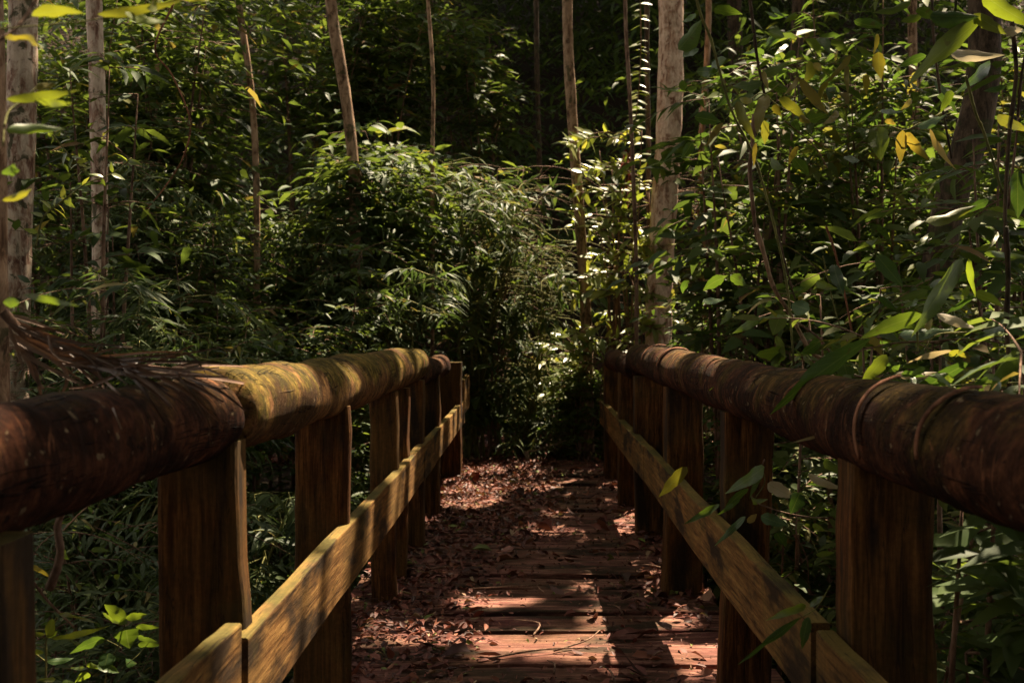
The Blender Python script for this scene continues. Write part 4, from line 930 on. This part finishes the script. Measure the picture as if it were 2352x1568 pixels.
plant('broad_leaved_sapling', 'large leaved sapling with long dark stems at the right edge', tuple(P(2310, 1000, Z)),
  [(C3, [(2250, 150), (2280, 500), (2235, 900), (2205, 1420), (2215, 1700)], 28, Z, 'bark_dark'), (C6, [(2210, -20), (2225, 300), (2215, 620), (2230, 900), (2235, 1250), (2240, 1900)], 34, Z, 'bark_dark'), (C3, [(2400, 100), (2320, 500), (2290, 800)], 20, Z, 'bark_dark'), (C3, [(1935, 520), (2005, 780), (2065, 920), (2185, 1320)], 20, Z, 'stem_green'),
   (C3, [(1703, -20), (1720, 300), (1770, 700), (1840, 1085)], 17, 3.2, 'bark_dark'), (C3, [(1872, -20), (1860, 130)], 18, Z, 'bark_dark'), (C6, [(2230, 640), (1960, 700), (1740, 720), (1650, 830)], 12, Z, 'stem_green'), (C6, [(2320, 1045), (1950, 1060), (1700, 1080)], 10, Z, 'stem_green'), (C6, [(1600, 640), (1610, 830)], 14, Z, 'stem_green')],
  [(C3, 2060, 120, 1480, 560, 165, Z, .60, .5), (C3, 1990, 95, 2215, 240, 110, Z, .66, .3), (C3, 2050, -40, 2360, 200, 150, Z, .62, .2), (C3, 1560, 10, 1300, 115, 70, Z, .52), (C3, 1690, 110, 2010, 110, 150, Z, .30, .5), (C3, 1830, 365, 2125, 410, 105, Z, 1.0, .3), (C3, 2190, 220, 2330, 190, 90, Z, 1.0, .3),
   (C3, 2145, 800, 2320, 880, 100, Z, .72, .3), (C3, 2290, 1170, 2290, 1490, 150, Z, .28, .3), (C3, 1660, 1515, 1985, 1450, 95, Z, .66, .6), (C6, 1915, 200, 1550, 700, 150, Z, .48, .5), (C6, 1645, 580, 1185, 710, 130, Z, .46, .3), (C6, 1735, 575, 2010, 690, 84, Z, .98, .4), (C6, 1480, 720, 1810, 705, 100, Z, .22, .5),
   (C6, 1290, 745, 520, 1210, 150, 2.5, .36, .5), (C6, 1395, 855, 1240, 1070, 120, Z, .62, .2), (C6, 1960, 910, 1390, 1190, 125, Z, .20, .5), (C6, 1545, 1190, 810, 1505, 44, 2.2, .95, .6), (C6, 1680, 690, 1700, 600, 60, Z, .80), (C6, 1955, 200, 1975, 430, 60, Z, .6), (C6, 1450, 990, 1800, 985, 66, Z, .97, .5),
   (C6, 1850, 830, 1500, 870, 50, Z, .97, .5), (C6, 1830, 870, 1870, 790, 60, Z, .72), (C6, 1880, 830, 1930, 880, 50, Z, .76), (C6, 1740, 1040, 1860, 1010, 110, Z, .5), (C6, 1500, 1110, 1720, 1060, 50, Z, .98), (C6, 2060, 160, 2330, 180, 60, Z, .45), (C6, 2330, 880, 2220, 950, 100, Z, .5), (C6, 2320, 1060, 2110, 1190, 70, Z, .55),
   (C6, 2100, 1060, 2060, 1200, 70, Z, .97), (C6, 2000, 1090, 1780, 1160, 60, Z, .97), (C6, 1620, 1240, 1700, 1190, 40, Z, .70), (C6, 2120, 1390, 2340, 1380, 60, 2.2, .40), (C6, 1950, 470, 1780, 440, 40, Z, .6), (C6, 2140, 10, 2180, 110, 40, Z, .68), (C6, 1720, 20, 1600, 130, 60, Z, .55), (C6, 1270, 1190, 1480, 1120, 80, Z, .25), (C3, 1600, 60, 1760, 130, 90, Z, .4), (C3, 1840, 620, 1760, 760, 80, Z, .5)] + more(C3, 14, (1100, 0, 2300, 1400), 3.3, (.3, .45), (110, 240), (.1, .52)) + more(C6, 18, (1480, 960, 2330, 1220), 2.3, (.28, .42), (110, 220), (.1, .6)) + more(C6, 26, (1250, 300, 2330, 1180), 3.1, (.28, .45), (90, 230), (.1, .6)), 'sapling')
plant('leafy_sprig', 'leafy sprig poking through the right railing over the side board', tuple(P(1840, 1190, 2.9)),
  [(C9, [(560, 40), (470, 290), (620, 380), (830, 430), (1000, 440)], 10, 2.9, 'stem_brown'), (C9, [(540, 90), (560, 200), (500, 300)], 8, 2.9, 'stem_green'), (C9, [(780, 430), (780, 560), (850, 720), (860, 880)], 7, 3.1, 'stem_brown'), (C9, [(1040, 720), (940, 700), (860, 560), (700, 480)], 6, 3.1, 'stem_green')],
  [(C9, 560, 90, 375, 245, 110, 2.9, .42, .4), (C9, 450, 240, 255, 355, 60, 2.8, .35), (C9, 255, 345, 25, 495, 62, 2.7, .40), (C9, 395, 300, 258, 445, 44, 2.8, .38), (C9, 545, 130, 440, 290, 50, 2.9, .45), (C9, 580, 205, 740, 310, 120, 2.9, .98, .3), (C9, 860, 140, 1045, 295, 70, 2.9, .97, .4), (C9, 800, 270, 740, 410, 140, 2.9, .12, .2),
   (C9, 535, 425, 710, 515, 110, 2.9, .32, .2), (C9, 430, 430, 255, 600, 60, 2.8, .30), (C9, 700, 80, 620, 20, 80, 2.9, .48), (C9, 840, 40, 870, 110, 60, 2.9, .5), (C9, 890, 480, 960, 550, 50, 3.1, .62), (C9, 860, 510, 840, 470, 40, 3.1, .62), (C9, 910, 690, 1045, 680, 50, 3.1, .6), (C9, 640, 540, 700, 640, 100, 3.2, .3), (C9, 960, 60, 1090, 130, 80, 3.1, .5), (C9, 440, 470, 520, 420, 60, 2.9, .9), (C9, 470, 310, 560, 350, 50, 2.9, .6)], 'sprig')
plant('leafy_sprig', 'small sprig with a bright and a dark leaf over the near right side board', tuple(P(1850, 1410, 2.15)),
  [(C9, [(1010, 900), (920, 1050), (820, 1115), (700, 1200)], 8, 2.15, 'stem_green')],
  [(C9, 845, 1035, 615, 1100, 72, 2.15, .58, .3), (C9, 810, 1115, 390, 1440, 58, 2.1, .25, .5), (C9, 860, 1115, 800, 1330, 90, 2.15, .30, .3), (C9, 870, 1050, 960, 950, 50, 2.2, .4)], 'sprig')
root = plant('fallen_leaf', 'yellow green leaf caught on the right side board', tuple(P(1545, 1110, 3.55)), [], [(C9, 30, 90, -150, 300, 105, 3.55, .76, .2)], 'leaf')
Z = 2.8
plant('seedling', 'green leaved seedling in the lower left corner beside the near post', tuple(P(300, 1560, Z)),
  [(C7, [(860, 1130), (820, 1300), (740, 1450), (700, 1700)], 9, Z, 'stem_green'), (C7, [(830, 1470), (940, 1380), (1020, 1290)], 6, Z, 'stem_green'), (C7, [(720, 1270), (800, 1310), (830, 1330)], 6, Z, 'stem_green')],
  [(C7, 865, 1135, 695, 1045, 110, Z, .55, .2), (C7, 860, 1135, 640, 1135, 66, Z, .53), (C7, 860, 1125, 1005, 1095, 70, Z, .56), (C7, 865, 1130, 815, 1175, 60, Z, .55), (C7, 925, 1180, 1085, 1195, 50, Z, .52), (C7, 865, 1205, 872, 1325, 170, Z, .42, .1, None, 0., 'heart'), (C7, 715, 1265, 495, 1320, 84, Z, .36),
   (C7, 940, 1250, 1075, 1285, 46, Z, .45), (C7, 945, 1300, 1070, 1325, 56, Z, .45), (C7, 600, 1470, 455, 1472, 32, Z, .55), (C7, 740, 1360, 720, 1480, 150, Z, .22, .1), (C7, 660, 1450, 825, 1480, 84, Z, .42), (C7, 615, 1505, 515, 1545, 66, Z, .56), (C7, 320, 1420, 505, 1435, 60, Z, .30), (C7, 590, 1440, 660, 1450, 44, Z, .58), (C7, 420, 1570, 520, 1570, 60, Z, .5), (C7, 860, 1420, 930, 1440, 70, Z, .3)])
plant('seedling', 'yellow green narrow leaved seedling at the lower left edge', tuple(P(108, 1560, 2.6)),
  [(C7, [(390, 1120), (320, 1250), (315, 1420), (310, 1700)], 13, 2.6, 'stem_green'), (C7, [(140, 1260), (220, 1350), (310, 1420)], 13, 2.6, 'stem_green'), (C7, [(230, 880), (330, 1010), (510, 1190)], 18, 3.0, 'stem_brown')],
  [(C7, 320, 1255, 395, 1115, 96, 2.6, .66, .3), (C7, 310, 1235, 145, 1240, 42, 2.6, .66), (C7, 345, 1265, 740, 1225, 52, 2.6, .66), (C7, 400, 1095, 605, 1105, 34, 2.6, .70), (C7, 300, 1360, 135, 1355, 46, 2.6, .64), (C7, 330, 1260, 400, 1210, 50, 2.6, .6), (C7, 380, 1540, 270, 1570, 40, 2.6, .64), (C7, 195, 760, 355, 830, 40, 2.9, .85), (C7, 620, 660, 750, 640, 50, 3.2, .52), (C7, 420, 660, 440, 710, 60, 2.9, .45), (C7, 780, 850, 820, 830, 60, 3.2, .6)])
# pale twig dangling under the left log
g = Geo(); q = [P(*C7(490, 260), 1.75), P(*C7(440, 380), 1.76), P(*C7(395, 500), 1.77), P(*C7(410, 700), 1.78), P(*C7(340, 920), 1.8)]
tube(g, catmull(q, 30), np.linspace(.004, .0085, 30), 8, .05); o = g.build('hanging_twig', MAT['stem_brown'], None, origin=q[0])
tag(o, 'bent reddish twig dangling below the near left handrail', 'twig')

# ------------------------------------------------------------------ light, sky, camera
el = math.asin(SUN[2]); az = math.atan2(SUN[0], SUN[1])
w = bpy.data.worlds.new('World'); sc.world = w; w.use_nodes = True; nt = w.node_tree
bg = nt.nodes['Background']; sk = nt.nodes.new('ShaderNodeTexSky'); sk.sky_type = 'NISHITA'; sk.sun_disc = False
sk.sun_elevation = el; sk.sun_rotation = az; sk.air_density = 1.0; sk.dust_density = 2.5
hs = nt.nodes.new('ShaderNodeHueSaturation'); hs.inputs['Saturation'].default_value = .22
nt.links.new(sk.outputs[0], hs.inputs['Color']); tn = nt.nodes.new('ShaderNodeMixRGB'); tn.blend_type = 'MULTIPLY'; tn.inputs['Fac'].default_value = 1; tn.inputs['Color2'].default_value = (1, .91, .77, 1)
nt.links.new(hs.outputs[0], tn.inputs['Color1']); nt.links.new(tn.outputs[0], bg.inputs['Color']); bg.inputs['Strength'].default_value = .088
ld = bpy.data.lights.new('sun', 'SUN'); ld.energy = 5.0; ld.angle = math.radians(.5); ld.color = (1, .82, .58)
lo_ = bpy.data.objects.new('sun', ld); COL.objects.link(lo_); lo_.rotation_euler = Vector(SUN).to_track_quat('Z', 'Y').to_euler(); lo_.location = (4, 6, 20)

cd = bpy.data.cameras.new('camera'); cam = bpy.data.objects.new('camera', cd); COL.objects.link(cam); sc.camera = cam
cam.location = (0, 0, EYE); cam.rotation_euler = (math.radians(90), 0, 0)
cd.sensor_width = 36; cd.lens = 36; cd.shift_x = -(U0 - 1176) / F; cd.shift_y = -(784 - V0) / F
cd.clip_start = .05; cd.clip_end = 500
cd.dof.use_dof = True; cd.dof.focus_distance = 3.6; cd.dof.aperture_fstop = 5.6
vs = sc.view_settings; vs.view_transform = 'Standard'; vs.look = 'None'; vs.exposure = 2.25; vs.gamma = 1
cy_ = sc.cycles
cy_.max_bounces = 7; cy_.diffuse_bounces = 4; cy_.glossy_bounces = 2; cy_.transmission_bounces = 4; cy_.use_denoising = True
cy_.caustics_reflective = False; cy_.caustics_refractive = False; cy_.sample_clamp_indirect = 4
sc.render.film_transparent = False
